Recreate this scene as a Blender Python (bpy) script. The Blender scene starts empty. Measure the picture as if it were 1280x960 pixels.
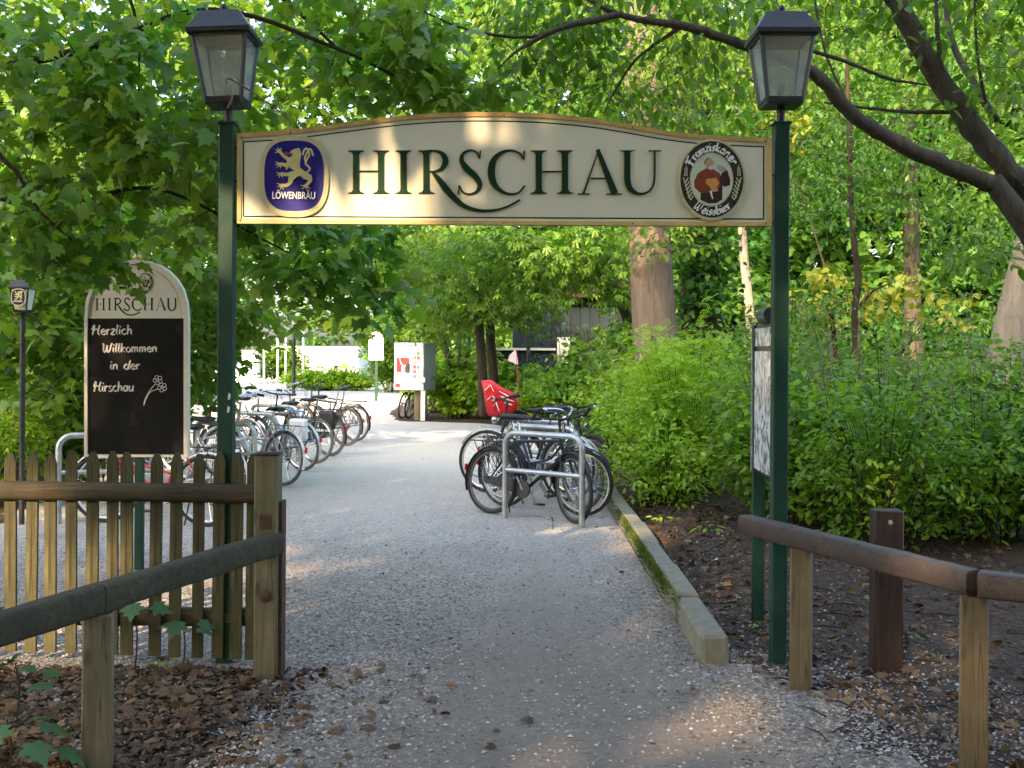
import bpy, bmesh, math, random
import numpy as np
from mathutils import Vector, Matrix, Euler
from math import sin, cos, pi, radians, atan2, sqrt

random.seed(7)
rng = np.random.default_rng(11)
C = bpy.context.scene.collection
scene = bpy.context.scene

# ------------------------------------------------------------------ camera
FPX = 1400.0; CAMZ = 1.7; ROLL = 0.0062
cam_d = bpy.data.cameras.new('camera'); cam = bpy.data.objects.new('camera', cam_d); C.objects.link(cam)
cam.location = (0, 0, CAMZ); cam.rotation_euler = (pi/2, -ROLL, 0)
cam_d.sensor_width = 36; cam_d.lens = 36*FPX/1280; cam_d.shift_y = -40/1280
cam_d.clip_start = 0.05; cam_d.clip_end = 3000
scene.camera = cam

# ------------------------------------------------------------------ world, sun, exposure
SUN_EL = radians(24); SUN_DIR = Vector((-0.42, -0.90, 0)).normalized()
w = bpy.data.worlds.new('World'); scene.world = w; w.use_nodes = True
nt = w.node_tree; bg = nt.nodes['Background']
sky = nt.nodes.new('ShaderNodeTexSky'); sky.sky_type = 'NISHITA'; sky.sun_disc = False
sky.sun_elevation = SUN_EL; sky.sun_rotation = atan2(SUN_DIR.x, SUN_DIR.y)
sky.air_density = 1.0; sky.dust_density = 4.5; sky.ozone_density = 0.6
nt.links.new(sky.outputs[0], bg.inputs[0]); bg.inputs[1].default_value = 0.15
sd = bpy.data.lights.new('sun', 'SUN'); sd.energy = 2.1; sd.angle = radians(0.5); sd.color = (1.0, 0.70, 0.42)
so = bpy.data.objects.new('sun', sd); C.objects.link(so)
dirv = -(SUN_DIR*cos(SUN_EL) + Vector((0, 0, sin(SUN_EL))))
so.rotation_euler = dirv.to_track_quat('-Z', 'Y').to_euler(); so.location = (-8, -20, 10)
scene.view_settings.view_transform = 'Standard'; scene.view_settings.look = 'None'
scene.view_settings.exposure = 2.85; scene.view_settings.gamma = 1.0
scene.render.engine = 'CYCLES'
scene.cycles.max_bounces = 7; scene.cycles.diffuse_bounces = 4; scene.cycles.glossy_bounces = 2
scene.cycles.transmission_bounces = 4; scene.cycles.transparent_max_bounces = 6
scene.cycles.caustics_reflective = False; scene.cycles.caustics_refractive = False
scene.cycles.use_denoising = True

# ------------------------------------------------------------------ helpers: pixel of the photo + distance -> world point
def V(px, py, Y):
    dx = px-640; dy = py-440
    dx, dy = dx+ROLL*dy, dy-ROLL*dx
    return Vector((dx*Y/FPX, Y, CAMZ-dy*Y/FPX))
def gnd(px, py):
    Y = CAMZ*FPX/(py-440-ROLL*(px-640)); p = V(px, py, Y); return Vector((p.x, p.y, 0))

# ------------------------------------------------------------------ helpers: objects
def tag(o, label=None, cat=None, group=None, kind=None):
    if label: o['label'] = label
    if cat: o['category'] = cat
    if group: o['group'] = group
    if kind: o['kind'] = kind
    return o
def thing(name, label, cat, loc=(0, 0, 0), rotz=0, group=None):
    o = bpy.data.objects.new(name, None); C.objects.link(o)
    o.location = loc; o.rotation_euler = (0, 0, rotz); o.empty_display_size = .1
    return tag(o, label, cat, group)
def copy_tree(o, parent=None):
    c = o.copy(); C.objects.link(c)
    if parent is not None: c.parent = parent
    for ch in list(o.children): copy_tree(ch, c)
    return c
def link_mesh(name, me, parent=None, loc=None):
    o = bpy.data.objects.new(name, me); C.objects.link(o)
    if parent is not None: o.parent = parent
    if loc is not None: o.location = loc
    return o

def cr(pts, k=6):
    """Catmull-Rom through points of any dimension"""
    P = np.array(pts, float); n = len(P)
    if n < 3: return P
    Q = np.vstack([2*P[0]-P[1], P, 2*P[-1]-P[-2]]); out = []
    for i in range(1, n):
        p0, p1, p2, p3 = Q[i-1], Q[i], Q[i+1], Q[i+2]
        for j in range(k):
            t = j/k
            out.append(.5*((2*p1)+(-p0+p2)*t+(2*p0-5*p1+4*p2-p3)*t*t+(-p0+3*p1-3*p2+p3)*t**3))
    out.append(P[-1]); return np.array(out)

_box_cache = {}
class MB:
    """collects shapes, then links them as one mesh object"""
    def __init__(s): s.v = []; s.f = []; s.M = None
    def add(s, vs, fs):
        b = len(s.v)
        if s.M is not None: vs = [s.M @ Vector(v) for v in vs]
        s.v.extend([tuple(v) for v in vs]); s.f.extend([tuple(i+b for i in f) for f in fs]); return s
    def box(s, c, size, rot=None, bev=0.0):
        hx, hy, hz = size[0]/2, size[1]/2, size[2]/2; b = min(bev, hx*.9, hy*.9, hz*.9)
        if b <= 0:
            vs = [(x*hx, y*hy, z*hz) for x in (-1, 1) for y in (-1, 1) for z in (-1, 1)]
            fs = [(0, 1, 3, 2), (4, 6, 7, 5), (0, 4, 5, 1), (2, 3, 7, 6), (0, 2, 6, 4), (1, 5, 7, 3)]
        else:
            bm = bmesh.new()
            for x in (-1, 1):
                for y in (-1, 1):
                    for z in (-1, 1):
                        bm.verts.new((x*(hx-b), y*(hy-b), z*hz)); bm.verts.new((x*(hx-b), y*hy, z*(hz-b))); bm.verts.new((x*hx, y*(hy-b), z*(hz-b)))
            bmesh.ops.convex_hull(bm, input=bm.verts[:])
            bmesh.ops.dissolve_limit(bm, angle_limit=.01, verts=bm.verts[:], edges=bm.edges[:])
            bm.verts.index_update()
            vs = [v.co.copy() for v in bm.verts]; fs = [[v.index for v in f.verts] for f in bm.faces]; bm.free()
        R = rot if rot is not None else Matrix.Identity(3)
        if isinstance(R, Euler): R = R.to_matrix()
        c = Vector(c); return s.add([R @ Vector(v) + c for v in vs], fs)
    def tube(s, pts, r, n=8, cap=True, closed=False, squash=None):
        P = np.array(pts, float); m = len(P)
        R = np.full(m, r, float) if np.isscalar(r) else np.array(r, float)
        if len(R) != m: R = np.interp(np.linspace(0, 1, m), np.linspace(0, 1, len(R)), R)
        T = np.zeros_like(P)
        if closed: T = np.roll(P, -1, 0)-np.roll(P, 1, 0)
        else:
            T[1:-1] = P[2:]-P[:-2]; T[0] = P[1]-P[0]; T[-1] = P[-1]-P[-2]
        T /= (np.linalg.norm(T, axis=1)[:, None]+1e-12)
        a = np.array((0, 0, 1.)) if abs(T[0][2]) < .9 else np.array((1., 0, 0))
        N = np.cross(T[0], a); N /= np.linalg.norm(N); vs = []
        for i in range(m):
            N = N-T[i]*N.dot(T[i]); N /= (np.linalg.norm(N)+1e-12); B = np.cross(T[i], N)
            for j in range(n):
                t = 2*pi*j/n; vs.append(P[i]+R[i]*(N*cos(t)+B*sin(t)))
        fs = []
        for i in range(m if closed else m-1):
            i2 = (i+1) % m
            for j in range(n):
                j2 = (j+1) % n; fs.append((i*n+j, i*n+j2, i2*n+j2, i2*n+j))
        if cap and not closed:
            fs.append(tuple(range(n-1, -1, -1))); fs.append(tuple((m-1)*n+j for j in range(n)))
        return s.add(vs, fs)
    def lathe(s, prof, n=16, c=(0, 0, 0), axis='z'):
        vs = []; fs = []; k = len(prof)
        for i, (r, z) in enumerate(prof):
            for j in range(n):
                t = 2*pi*j/n; p = (r*cos(t), r*sin(t), z)
                if axis == 'y': p = (p[0], p[2], p[1])
                if axis == 'x': p = (p[2], p[0], p[1])
                vs.append((p[0]+c[0], p[1]+c[1], p[2]+c[2]))
        for i in range(k-1):
            for j in range(n):
                j2 = (j+1) % n; fs.append((i*n+j, i*n+j2, (i+1)*n+j2, (i+1)*n+j))
        fs.append(tuple(range(n-1, -1, -1))); fs.append(tuple((k-1)*n+j for j in range(n)))
        return s.add(vs, fs)
    def prism(s, poly, y0, y1):
        """polygon in x,z extruded along y"""
        n = len(poly); vs = [(p[0], y0, p[1]) for p in poly]+[(p[0], y1, p[1]) for p in poly]
        fs = [tuple(range(n)), tuple(range(2*n-1, n-1, -1))]+[(i, i+n, (i+1) % n+n, (i+1) % n) for i in range(n)]
        return s.add(vs, fs)
    def build(s, name, m, parent=None, smooth=True, angle=.7, loc=None):
        me = bpy.data.meshes.new(name); me.from_pydata(s.v, [], s.f); me.materials.append(m)
        if smooth:
            me.polygons.foreach_set('use_smooth', [True]*len(me.polygons)); me.set_sharp_from_angle(angle=angle)
        me.update(); return link_mesh(name, me, parent, loc)

# ------------------------------------------------------------------ materials
def newmat(name):
    m = bpy.data.materials.new(name); m.use_nodes = True; t = m.node_tree
    return m, t, t.nodes['Principled BSDF'], t.nodes['Material Output']
def N(t, typ, **kw):
    n = t.nodes.new(typ)
    for k, v in kw.items():
        if k.startswith('i_'): n.inputs[k[2:].replace('_', ' ')].default_value = v
        else: setattr(n, k, v)
    return n
def ramp(t, fac, stops):
    r = t.nodes.new('ShaderNodeValToRGB'); e = r.color_ramp.elements
    while len(e) < len(stops): e.new(.5)
    for el, (p, c) in zip(e, stops): el.position = p; el.color = (*c, 1) if len(c) == 3 else c
    t.links.new(fac, r.inputs[0]); return r
def coords(t, scale=(1, 1, 1), kind='Object'):
    tc = t.nodes.new('ShaderNodeTexCoord'); mp = t.nodes.new('ShaderNodeMapping'); mp.inputs['Scale'].default_value = scale
    t.links.new(tc.outputs[kind], mp.inputs[0]); return mp.outputs[0]
def noise(t, vec, scale, detail=5, rough=.6, dist=0):
    n = t.nodes.new('ShaderNodeTexNoise'); n.inputs['Scale'].default_value = scale; n.inputs['Detail'].default_value = detail
    n.inputs['Roughness'].default_value = rough; n.inputs['Distortion'].default_value = dist
    if vec is not None: t.links.new(vec, n.inputs['Vector'])
    return n.outputs[0]
def bump(t, h, strength=.3, dist=.01, p=None):
    b = t.nodes.new('ShaderNodeBump'); b.inputs['Strength'].default_value = strength; b.inputs['Distance'].default_value = dist
    t.links.new(h, b.inputs['Height'])
    if p is not None: t.links.new(b.outputs[0], p.inputs['Normal'])
    return b.outputs[0]
def mix(t, fac, a, b, mode='MIX'):
    m = t.nodes.new('ShaderNodeMix'); m.data_type = 'RGBA'; m.blend_type = mode
    for sock, val in ((m.inputs[0], fac), (m.inputs[6], a), (m.inputs[7], b)):
        if isinstance(val, (int, float)): sock.default_value = val
        elif isinstance(val, tuple): sock.default_value = (*val, 1) if len(val) == 3 else val
        else: t.links.new(val, sock)
    return m.outputs[2]

def paint(name, col, rough=.45, var=.25, scale=14, metal=0, bumpy=.06, dirt=None, spec=.35):
    m, t, p, o = newmat(name); v = coords(t); n = noise(t, v, scale)
    d = tuple(c*(1-var) for c in col); l = tuple(min(1, c*(1+var*.6)) for c in col)
    r = ramp(t, n, [(.3, d), (.7, l)]); c = r.outputs[0]
    if dirt:
        n2 = noise(t, v, scale*.35, 8, .75); r2 = ramp(t, n2, [(.56, (0, 0, 0)), (.74, (1, 1, 1))]); c = mix(t, r2.outputs[0], c, dirt)
    t.links.new(c, p.inputs['Base Color']); p.inputs['Roughness'].default_value = rough; p.inputs['Metallic'].default_value = metal
    p.inputs['Specular IOR Level'].default_value = spec
    rr = ramp(t, noise(t, v, scale*2), [(.3, (rough*.8,)*3), (.7, (min(1, rough*1.3),)*3)]); t.links.new(rr.outputs[0], p.inputs['Roughness'])
    if bumpy: bump(t, noise(t, v, scale*5), bumpy, .004, p)
    return m
def wood(name, cols, scale=3.0, axis='z', rough=.75, b=.35, stain=None):
    m, t, p, o = newmat(name)
    sc = {'z': (14, 14, 1), 'x': (1, 14, 14), 'y': (14, 1, 14)}[axis]
    v = coords(t, sc); n = noise(t, v, scale, 7, .65, .6); c = ramp(t, n, [(.25, cols[0]), (.5, cols[1]), (.75, cols[2])]).outputs[0]
    v2 = coords(t); n2 = noise(t, v2, 2.6, 6, .7)
    if stain:
        c = mix(t, ramp(t, n2, [(.4, (0, 0, 0)), (.65, (1, 1, 1))]).outputs[0], c, stain)
    v3 = coords(t, {'z': (26, 26, .55), 'x': (.55, 26, 26), 'y': (26, .55, 26)}[axis]); n3 = noise(t, v3, 1.0, 3, .5, .4)
    c = mix(t, ramp(t, n3, [(.478, (0, 0, 0)), (.495, (.85, .85, .85)), (.512, (0, 0, 0))]).outputs[0], c, tuple(x*.25 for x in cols[0]))
    vk = N(t, 'ShaderNodeTexVoronoi'); vk.inputs['Scale'].default_value = 1.0; t.links.new(coords(t, {'z': (9, 9, 3.2), 'x': (3.2, 9, 9), 'y': (9, 3.2, 9)}[axis]), vk.inputs['Vector'])
    c = mix(t, ramp(t, vk.outputs['Distance'], [(.06, (.8, .8, .8)), (.17, (0, 0, 0))]).outputs[0], c, tuple(x*.55 for x in cols[0]))
    oi = t.nodes.new('ShaderNodeObjectInfo'); hv = N(t, 'ShaderNodeHueSaturation'); mr = N(t, 'ShaderNodeMapRange'); mr.inputs[3].default_value = .78; mr.inputs[4].default_value = 1.2
    t.links.new(oi.outputs['Random'], mr.inputs[0]); t.links.new(mr.outputs[0], hv.inputs['Value']); t.links.new(c, hv.inputs['Color'])
    t.links.new(hv.outputs[0], p.inputs['Base Color']); p.inputs['Roughness'].default_value = rough; p.inputs['Specular IOR Level'].default_value = .3
    bump(t, n, b, .006, p); return m
def leafmat(name, stops, trans=.45, tcol=1.5, rough=.42, spec=.35, patch=1.2):
    m, t, p, o = newmat(name)
    g = t.nodes.new('ShaderNodeNewGeometry'); oi = t.nodes.new('ShaderNodeObjectInfo')
    ad = N(t, 'ShaderNodeMath', operation='ADD'); fr = N(t, 'ShaderNodeMath', operation='FRACT')
    t.links.new(g.outputs['Random Per Island'], ad.inputs[0]); t.links.new(oi.outputs['Random'], ad.inputs[1]); t.links.new(ad.outputs[0], fr.inputs[0])
    c = ramp(t, fr.outputs[0], stops).outputs[0]
    n = noise(t, coords(t), patch, 3, .5); c = mix(t, ramp(t, n, [(.35, (0, 0, 0)), (.7, (.55, .55, .55))]).outputs[0], c, stops[-1][1])
    t.links.new(c, p.inputs['Base Color']); p.inputs['Roughness'].default_value = rough; p.inputs['Specular IOR Level'].default_value = spec
    tr = t.nodes.new('ShaderNodeBsdfTranslucent'); tc = mix(t, 1.0, c, (tcol*1.05, tcol*1.1, tcol*.45), 'MULTIPLY'); t.links.new(tc, tr.inputs[0])
    ms = t.nodes.new('ShaderNodeMixShader'); ms.inputs[0].default_value = trans
    t.links.new(p.outputs[0], ms.inputs[1]); t.links.new(tr.outputs[0], ms.inputs[2]); t.links.new(ms.outputs[0], o.inputs[0])
    return m
def barkmat(name, a, b_, c_, sc=1.0, moss=None):
    m, t, p, o = newmat(name); v = coords(t, (9*sc, 9*sc, 1.6*sc)); n = noise(t, v, 2.2, 9, .7, .8)
    c = ramp(t, n, [(.25, a), (.5, b_), (.75, c_)]).outputs[0]; n2 = noise(t, coords(t), 1.7, 5)
    if moss: c = mix(t, ramp(t, n2, [(.5, (0, 0, 0)), (.7, (.8, .8, .8))]).outputs[0], c, moss)
    t.links.new(c, p.inputs['Base Color']); p.inputs['Roughness'].default_value = .9; p.inputs['Specular IOR Level'].default_value = .2
    bump(t, n, .9, .03, p); return m

M = {}
M['green_paint'] = paint('dark_green_paint', (.008, .042, .027), .5, .35, 6, bumpy=.05, dirt=(.025, .04, .025), spec=.25)
M['lantern_metal'] = paint('lantern_metal', (.022, .024, .026), .42, .3, 20)
M['cream'] = paint('cream_enamel', (.60, .585, .46), .35, .05, 3, bumpy=.01, dirt=(.53, .50, .38))
M['gold_frame'] = paint('ochre_frame', (.52, .36, .13), .5, .25, 9, dirt=(.36, .25, .1))
M['badge_gold'] = paint('badge_gold', (.46, .43, .24), .4, .15, 9)
M['letter_green'] = paint('letter_green', (.006, .03, .014), .6, .2, 9, spec=.15)
M['letter_gold'] = paint('letter_gold', (.42, .33, .12), .4, .2, 9)
M['blue'] = paint('royal_blue_enamel', (.012, .008, .17), .45, .2, 5, bumpy=0, spec=.2)
M['lion_gold'] = paint('lion_gold', (.56, .50, .22), .45, .15, 20)
M['red'] = paint('red_paint', (.42, .03, .03), .35, .2, 9)
M['white'] = paint('white_paint', (.75, .75, .72), .5, .06, 6, dirt=(.6, .6, .55))
M['white_print'] = paint('white_print', (.74, .74, .70), .5, .05, 20)
M['black'] = paint('black_enamel', (.012, .012, .012), .3, .2, 9)
M['pale_green'] = paint('pale_green_print', (.50, .56, .44), .4, .06, 9)
M['wheat'] = paint('wheat_print', (.50, .46, .28), .5, .1, 20)
M['skin'] = paint('skin_print', (.48, .27, .15), .5, .1, 20)
M['robe_red'] = paint('robe_red', (.20, .035, .012), .5, .3, 30)
M['robe_dark'] = paint('robe_dark', (.03, .008, .006), .5, .3, 30)
M['bread'] = paint('robe_ochre', (.55, .25, .04), .5, .2, 30)
M['mug_grey'] = paint('mug_grey', (.30, .36, .38), .5, .2, 30)
M['beard'] = paint('beard_grey', (.55, .5, .42), .5, .1, 30)
M['chalk'] = paint('chalk', (.62, .60, .56), .9, .35, 60, bumpy=.2)
def chalkboard():
    m, t, p, o = newmat('chalkboard'); v = coords(t); n = noise(t, v, 3.0, 6, .65, .5)
    c = ramp(t, n, [(.35, (.006, .006, .006)), (.58, (.012, .0115, .011)), (.78, (.06, .057, .053))]).outputs[0]
    t.links.new(c, p.inputs['Base Color']); p.inputs['Roughness'].default_value = .85; p.inputs['Specular IOR Level'].default_value = .15; return m
M['chalkboard'] = chalkboard()
M['frame_white'] = paint('frame_white', (.60, .57, .48), .45, .08, 8)
M['picket'] = wood('picket_wood', [(0.03523, 0.0322, 0.01512), (0.07398, 0.06842, 0.03024), (0.1268, 0.1127, 0.0546)], 3.0, 'z', stain=(0.0317, 0.03623, 0.0168))
M['rail_log'] = wood('rail_log_wood', [(0.033, 0.0266, 0.01562), (0.0726, 0.056, 0.03038), (0.1254, 0.0945, 0.05208)], 3.0, 'x', stain=(0.033, 0.0315, 0.0191))
M['post_wood'] = wood('post_wood', [(0.06578, 0.05508, 0.0312), (0.1316, 0.1102, 0.0702), (0.1914, 0.162, 0.1092)], 2.4, 'z', stain=(0.07774, 0.081, 0.0429))
M['post_tan'] = wood('tan_post_wood', [(0.1029, 0.07406, 0.04125), (0.1815, 0.1385, 0.0825), (0.242, 0.1868, 0.12)], 2.0, 'z', stain=(0.1331, 0.09982, 0.0525))
M['grey_rail'] = wood('grey_rail_paint', [(0.03847, 0.03251, 0.01836), (0.06413, 0.05495, 0.03182), (0.1026, 0.08514, 0.05202)], 2.0, 'x', rough=.85, b=.35, stain=(0.04275, 0.04025, 0.02081))
M['brown_rail'] = wood('brown_rail_paint', [(0.04665, 0.03233, 0.02684), (0.0686, 0.04849, 0.04026), (0.0933, 0.07113, 0.05964)], 2.0, 'x', rough=.5, b=.22, stain=(0.05762, 0.04397, 0.03727))
M['brown_post'] = wood('brown_post_paint', [(0.02874, 0.01638, 0.01309), (0.04441, 0.02646, 0.02079), (0.0627, 0.04095, 0.03234)], 2.0, 'z', rough=.55, b=.2)
M['rust'] = paint('rusty_steel', (.07, .035, .02), .7, .4, 20)
M['steel'] = paint('galvanised_steel', (.40, .43, .44), .42, .2, 16, metal=.75, bumpy=.03)
M['chrome'] = paint('chrome', (.62, .63, .64), .22, .08, 20, metal=1, bumpy=0)
M['silver_paint'] = paint('silver_paint', (.55, .57, .60), .32, .08, 20, metal=.35)
M['rubber'] = paint('tyre_rubber', (.022, .022, .023), .75, .25, 40)
M['rubber_dusty'] = paint('dusty_tyre_rubber', (.11, .105, .10), .8, .3, 40)
M['dark_plastic'] = paint('dark_plastic', (.02, .02, .022), .5, .25, 25)
M['black_frame'] = paint('black_bike_paint', (.014, .015, .018), .3, .3, 10)
M['navy_frame'] = paint('navy_bike_paint', (.03, .045, .075), .3, .25, 10)
M['blue_frame'] = paint('blue_bike_paint', (.05, .16, .38), .3, .2, 10)
M['lens_red'] = paint('red_lens', (.5, .02, .015), .2, .1, 20)
M['concrete'] = paint('kerb_concrete', (0.1944, 0.1837, 0.1368), .9, .25, 16, bumpy=.6, dirt=(0.1224, 0.1125, 0.072))
M['shed'] = wood('shed_boards', [(0.0077, 0.0143, 0.01755), (0.011, 0.02002, 0.0236), (0.01513, 0.02574, 0.02965)], 2, 'z', rough=.9, b=.15)
M['bulb'] = paint('bulb_holder', (.35, .33, .29), .5, .1, 20)
M['dry_leaf'] = leafmat('dry_leaf', [(0, (.028, .015, .009)), (.5, (.075, .037, .021)), (.85, (.13, .072, .04)), (1, (.22, .155, .095))], .15, 1.2, .7, .2)
M['twig'] = barkmat('twig_bark', (.022, .016, .01), (.045, .034, .022), (.08, .062, .042), 2)
M['dead'] = barkmat('dead_shoot', (.10, .08, .055), (.18, .15, .11), (.28, .24, .18), 2)
M['bark_dark'] = barkmat('bark_dark', (.016, .012, .008), (.038, .028, .019), (.075, .058, .042))
M['bark_smooth'] = barkmat('bark_smooth', (.04, .034, .026), (.078, .066, .05), (.14, .12, .095), .8, moss=(.05, .06, .03))
M['bark_big'] = barkmat('bark_big', (0.0744, 0.054, 0.042), (0.1364, 0.105, 0.084), (0.1984, 0.159, 0.132), .9)
M['bark_pale'] = barkmat('bark_pale', (0.14, 0.1155, 0.084), (0.217, 0.1855, 0.14), (0.28, 0.245, 0.196), .5)
M['maple'] = leafmat('maple_leaf', [(0, (0.04725, 0.1444, 0.018)), (.45, (0.07425, 0.2131, 0.0264)), (.8, (0.1215, 0.2888, 0.036)), (.97, (0.1755, 0.3163, 0.042)), (1, (0.297, 0.3163, 0.036))], .42, 1.5)
M['bright'] = leafmat('bright_leaf', [(0, (0.04715, 0.1166, 0.01288)), (.5, (0.08016, 0.1847, 0.02024)), (.9, (0.1226, 0.243, 0.0276)), (1, (0.2075, 0.2722, 0.0368))], .5, 1.4)
M['shrub'] = leafmat('shrub_leaf', [(0, (0.06468, 0.1587, 0.01594)), (.5, (0.1202, 0.2524, 0.02302)), (.9, (0.2033, 0.3462, 0.03011)), (1, (0.2772, 0.4039, 0.03985))], .45, 1.4)
M['shrub_bright'] = leafmat('bright_shrub_leaf', [(0, (0.1254, 0.2484, 0.0161)), (.5, (0.2038, 0.3726, 0.02415)), (.9, (0.2979, 0.472, 0.03623)), (1, (0.3763, 0.5216, 0.0483))], .45, 1.25)
M['chestnut'] = leafmat('chestnut_leaf', [(0, (0.056, 0.138, 0.014)), (.5, (0.098, 0.207, 0.021)), (1, (0.168, 0.299, 0.035))], .4, 1.4)
M['forest'] = leafmat('forest_leaf', [(0, (0.0274, 0.09604, 0.01552)), (.5, (0.04696, 0.1464, 0.02242)), (.9, (0.07826, 0.1922, 0.02587)), (1, (0.133, 0.2196, 0.03019))], .45, 1.45, patch=.5)
M['sun_tint_leaf'] = leafmat('sun_yellow_leaf', [(0, (0.165, 0.2338, 0.0275)), (.5, (0.3025, 0.3438, 0.03438)), (1, (0.4675, 0.4125, 0.04125))], .4, 1.2)  # yellow of the low sun put into the leaf colour
M['seedling'] = leafmat('seedling_leaf', [(0, (0.033, 0.085, 0.028)), (.5, (0.0495, 0.12, 0.04)), (1, (0.066, 0.15, 0.048))], .3, 1.2, .5, .5)

def soilmat():
    m, t, p, o = newmat('forest_soil'); v = coords(t)
    n = noise(t, v, 9, 9, .75); n2 = noise(t, v, 1.2, 5, .6); vo = N(t, 'ShaderNodeTexVoronoi'); vo.inputs['Scale'].default_value = 38; t.links.new(v, vo.inputs['Vector'])
    c = ramp(t, n, [(.28, (.018, .013, .009)), (.5, (.055, .038, .024)), (.68, (.10, .066, .04)), (.8, (.17, .13, .09))]).outputs[0]
    sp = N(t, 'ShaderNodeSeparateColor'); t.links.new(vo.outputs['Color'], sp.inputs[0]); c = mix(t, .5, c, ramp(t, sp.outputs[0], [(0, (.02, .013, .009)), (.5, (.06, .04, .026)), (.85, (.11, .075, .05)), (1, (.2, .17, .13))]).outputs[0])
    c = mix(t, ramp(t, n2, [(.42, (0, 0, 0)), (.66, (.5, .5, .5))]).outputs[0], c, (.05, .036, .022))
    c = mix(t, 1.0, c, (.75, .62, .5), 'MULTIPLY')
    t.links.new(c, p.inputs['Base Color']); p.inputs['Roughness'].default_value = .95
    ad = N(t, 'ShaderNodeMath', operation='ADD'); t.links.new(n, ad.inputs[0]); t.links.new(vo.outputs['Distance'], ad.inputs[1]); bump(t, ad.outputs[0], .8, .03, p); return m
M['soil'] = soilmat()
def gravelmat():
    m, t, p, o = newmat('gravel'); v = coords(t)
    def vor(sc):
        vo = N(t, 'ShaderNodeTexVoronoi'); vo.inputs['Scale'].default_value = sc; t.links.new(v, vo.inputs['Vector']); return vo
    v1 = vor(46); v2 = vor(95)
    sep = N(t, 'ShaderNodeSeparateColor'); t.links.new(v1.outputs['Color'], sep.inputs[0])
    c1 = ramp(t, sep.outputs[0], [(0, (.075, .064, .052)), (.35, (.19, .172, .148)), (.7, (.34, .315, .28)), (1, (.58, .555, .51))]).outputs[0]
    sep2 = N(t, 'ShaderNodeSeparateColor'); t.links.new(v2.outputs['Color'], sep2.inputs[0])
    c2 = ramp(t, sep2.outputs[0], [(0, (.12, .10, .08)), (.6, (.245, .22, .185)), (1, (.37, .345, .31))]).outputs[0]
    c = mix(t, .4, c1, c2)
    # trodden strip of fine brown sand in the middle of the foreground
    sx = N(t, 'ShaderNodeSeparateXYZ'); tc = t.nodes.new('ShaderNodeTexCoord'); t.links.new(tc.outputs['Object'], sx.inputs[0])
    nb = noise(t, v, 1.6, 6, .65)
    def math(op, a, b):
        n_ = N(t, 'ShaderNodeMath', operation=op)
        for i, x in enumerate((a, b)):
            if isinstance(x, (int, float)): n_.inputs[i].default_value = x
            else: t.links.new(x, n_.inputs[i])
        return n_.outputs[0]
    dx = math('ABSOLUTE', math('SUBTRACT', sx.outputs[0], .28), 0)
    far = math('MULTIPLY', math('SUBTRACT', sx.outputs[1], 5.6), .16)     # narrows with distance
    e = math('ADD', math('ADD', dx, far), math('MULTIPLY', math('SUBTRACT', nb, .5), 1.1))
    msk = ramp(t, e, [(.55, (1, 1, 1)), (1.0, (0, 0, 0))]).outputs[0]
    fine = ramp(t, noise(t, v, 140, 4, .8), [(.3, (.105, .083, .062)), (.6, (.165, .135, .103)), (.8, (.26, .22, .175))]).outputs[0]
    c = mix(t, math('MULTIPLY', msk, .74), c, fine)
    big = ramp(t, noise(t, v, .9, 6, .65), [(.3, (.66, .61, .55)), (.5, (.95, .92, .88)), (.65, (1, .97, .93)), (.8, (.92, .88, .83))]).outputs[0]
    c = mix(t, 1.0, c, big, 'MULTIPLY')
    tracks = ramp(t, noise(t, coords(t, (5.5, .16, 1)), 1.0, 4, .6, .35), [(.36, (.88, .87, .86)), (.5, (1, 1, 1)), (.66, (1, .99, .97))]).outputs[0]
    c = mix(t, 1.0, c, tracks, 'MULTIPLY')
    near = ramp(t, math('MULTIPLY', math('SUBTRACT', sx.outputs[1], 4.5), 1/6.5), [(0, (.64, .56, .46)), (.35, (.78, .72, .64)), (1, (1, .99, .97))]).outputs[0]  # canopy shade over the foreground, painted as darker, browner gravel
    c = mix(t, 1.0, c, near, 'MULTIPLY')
    pale = ramp(t, math('MULTIPLY', math('SUBTRACT', sx.outputs[1], 6), 1/22), [(0, (0, 0, 0)), (.14, (.14, .14, .14)), (.30, (.5, .5, .5)), (.58, (1, 1, 1))]).outputs[0]  # brightness under open sky, painted as gravel paling with distance
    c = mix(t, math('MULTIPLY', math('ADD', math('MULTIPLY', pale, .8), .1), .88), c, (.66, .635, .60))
    t.links.new(c, p.inputs['Base Color']); p.inputs['Roughness'].default_value = .8
    hh = math('ADD', math('MULTIPLY', v1.outputs['Distance'], -1.0), math('MULTIPLY', v2.outputs['Distance'], -.6))
    hb = math('MULTIPLY', hh, math('SUBTRACT', 1.0, math('MULTIPLY', msk, .8)))
    bump(t, hb, .9, .012, p); return m
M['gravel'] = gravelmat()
def stonemat():
    m, t, p, o = newmat('gravel_stone'); g = t.nodes.new('ShaderNodeNewGeometry')
    c = ramp(t, g.outputs['Random Per Island'], [(0, (.09, .075, .06)), (.4, (.17, .15, .125)), (.8, (.30, .28, .25)), (1, (.44, .42, .39))]).outputs[0]
    t.links.new(c, p.inputs['Base Color']); p.inputs['Roughness'].default_value = .75; return m
M['stone'] = stonemat()
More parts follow.
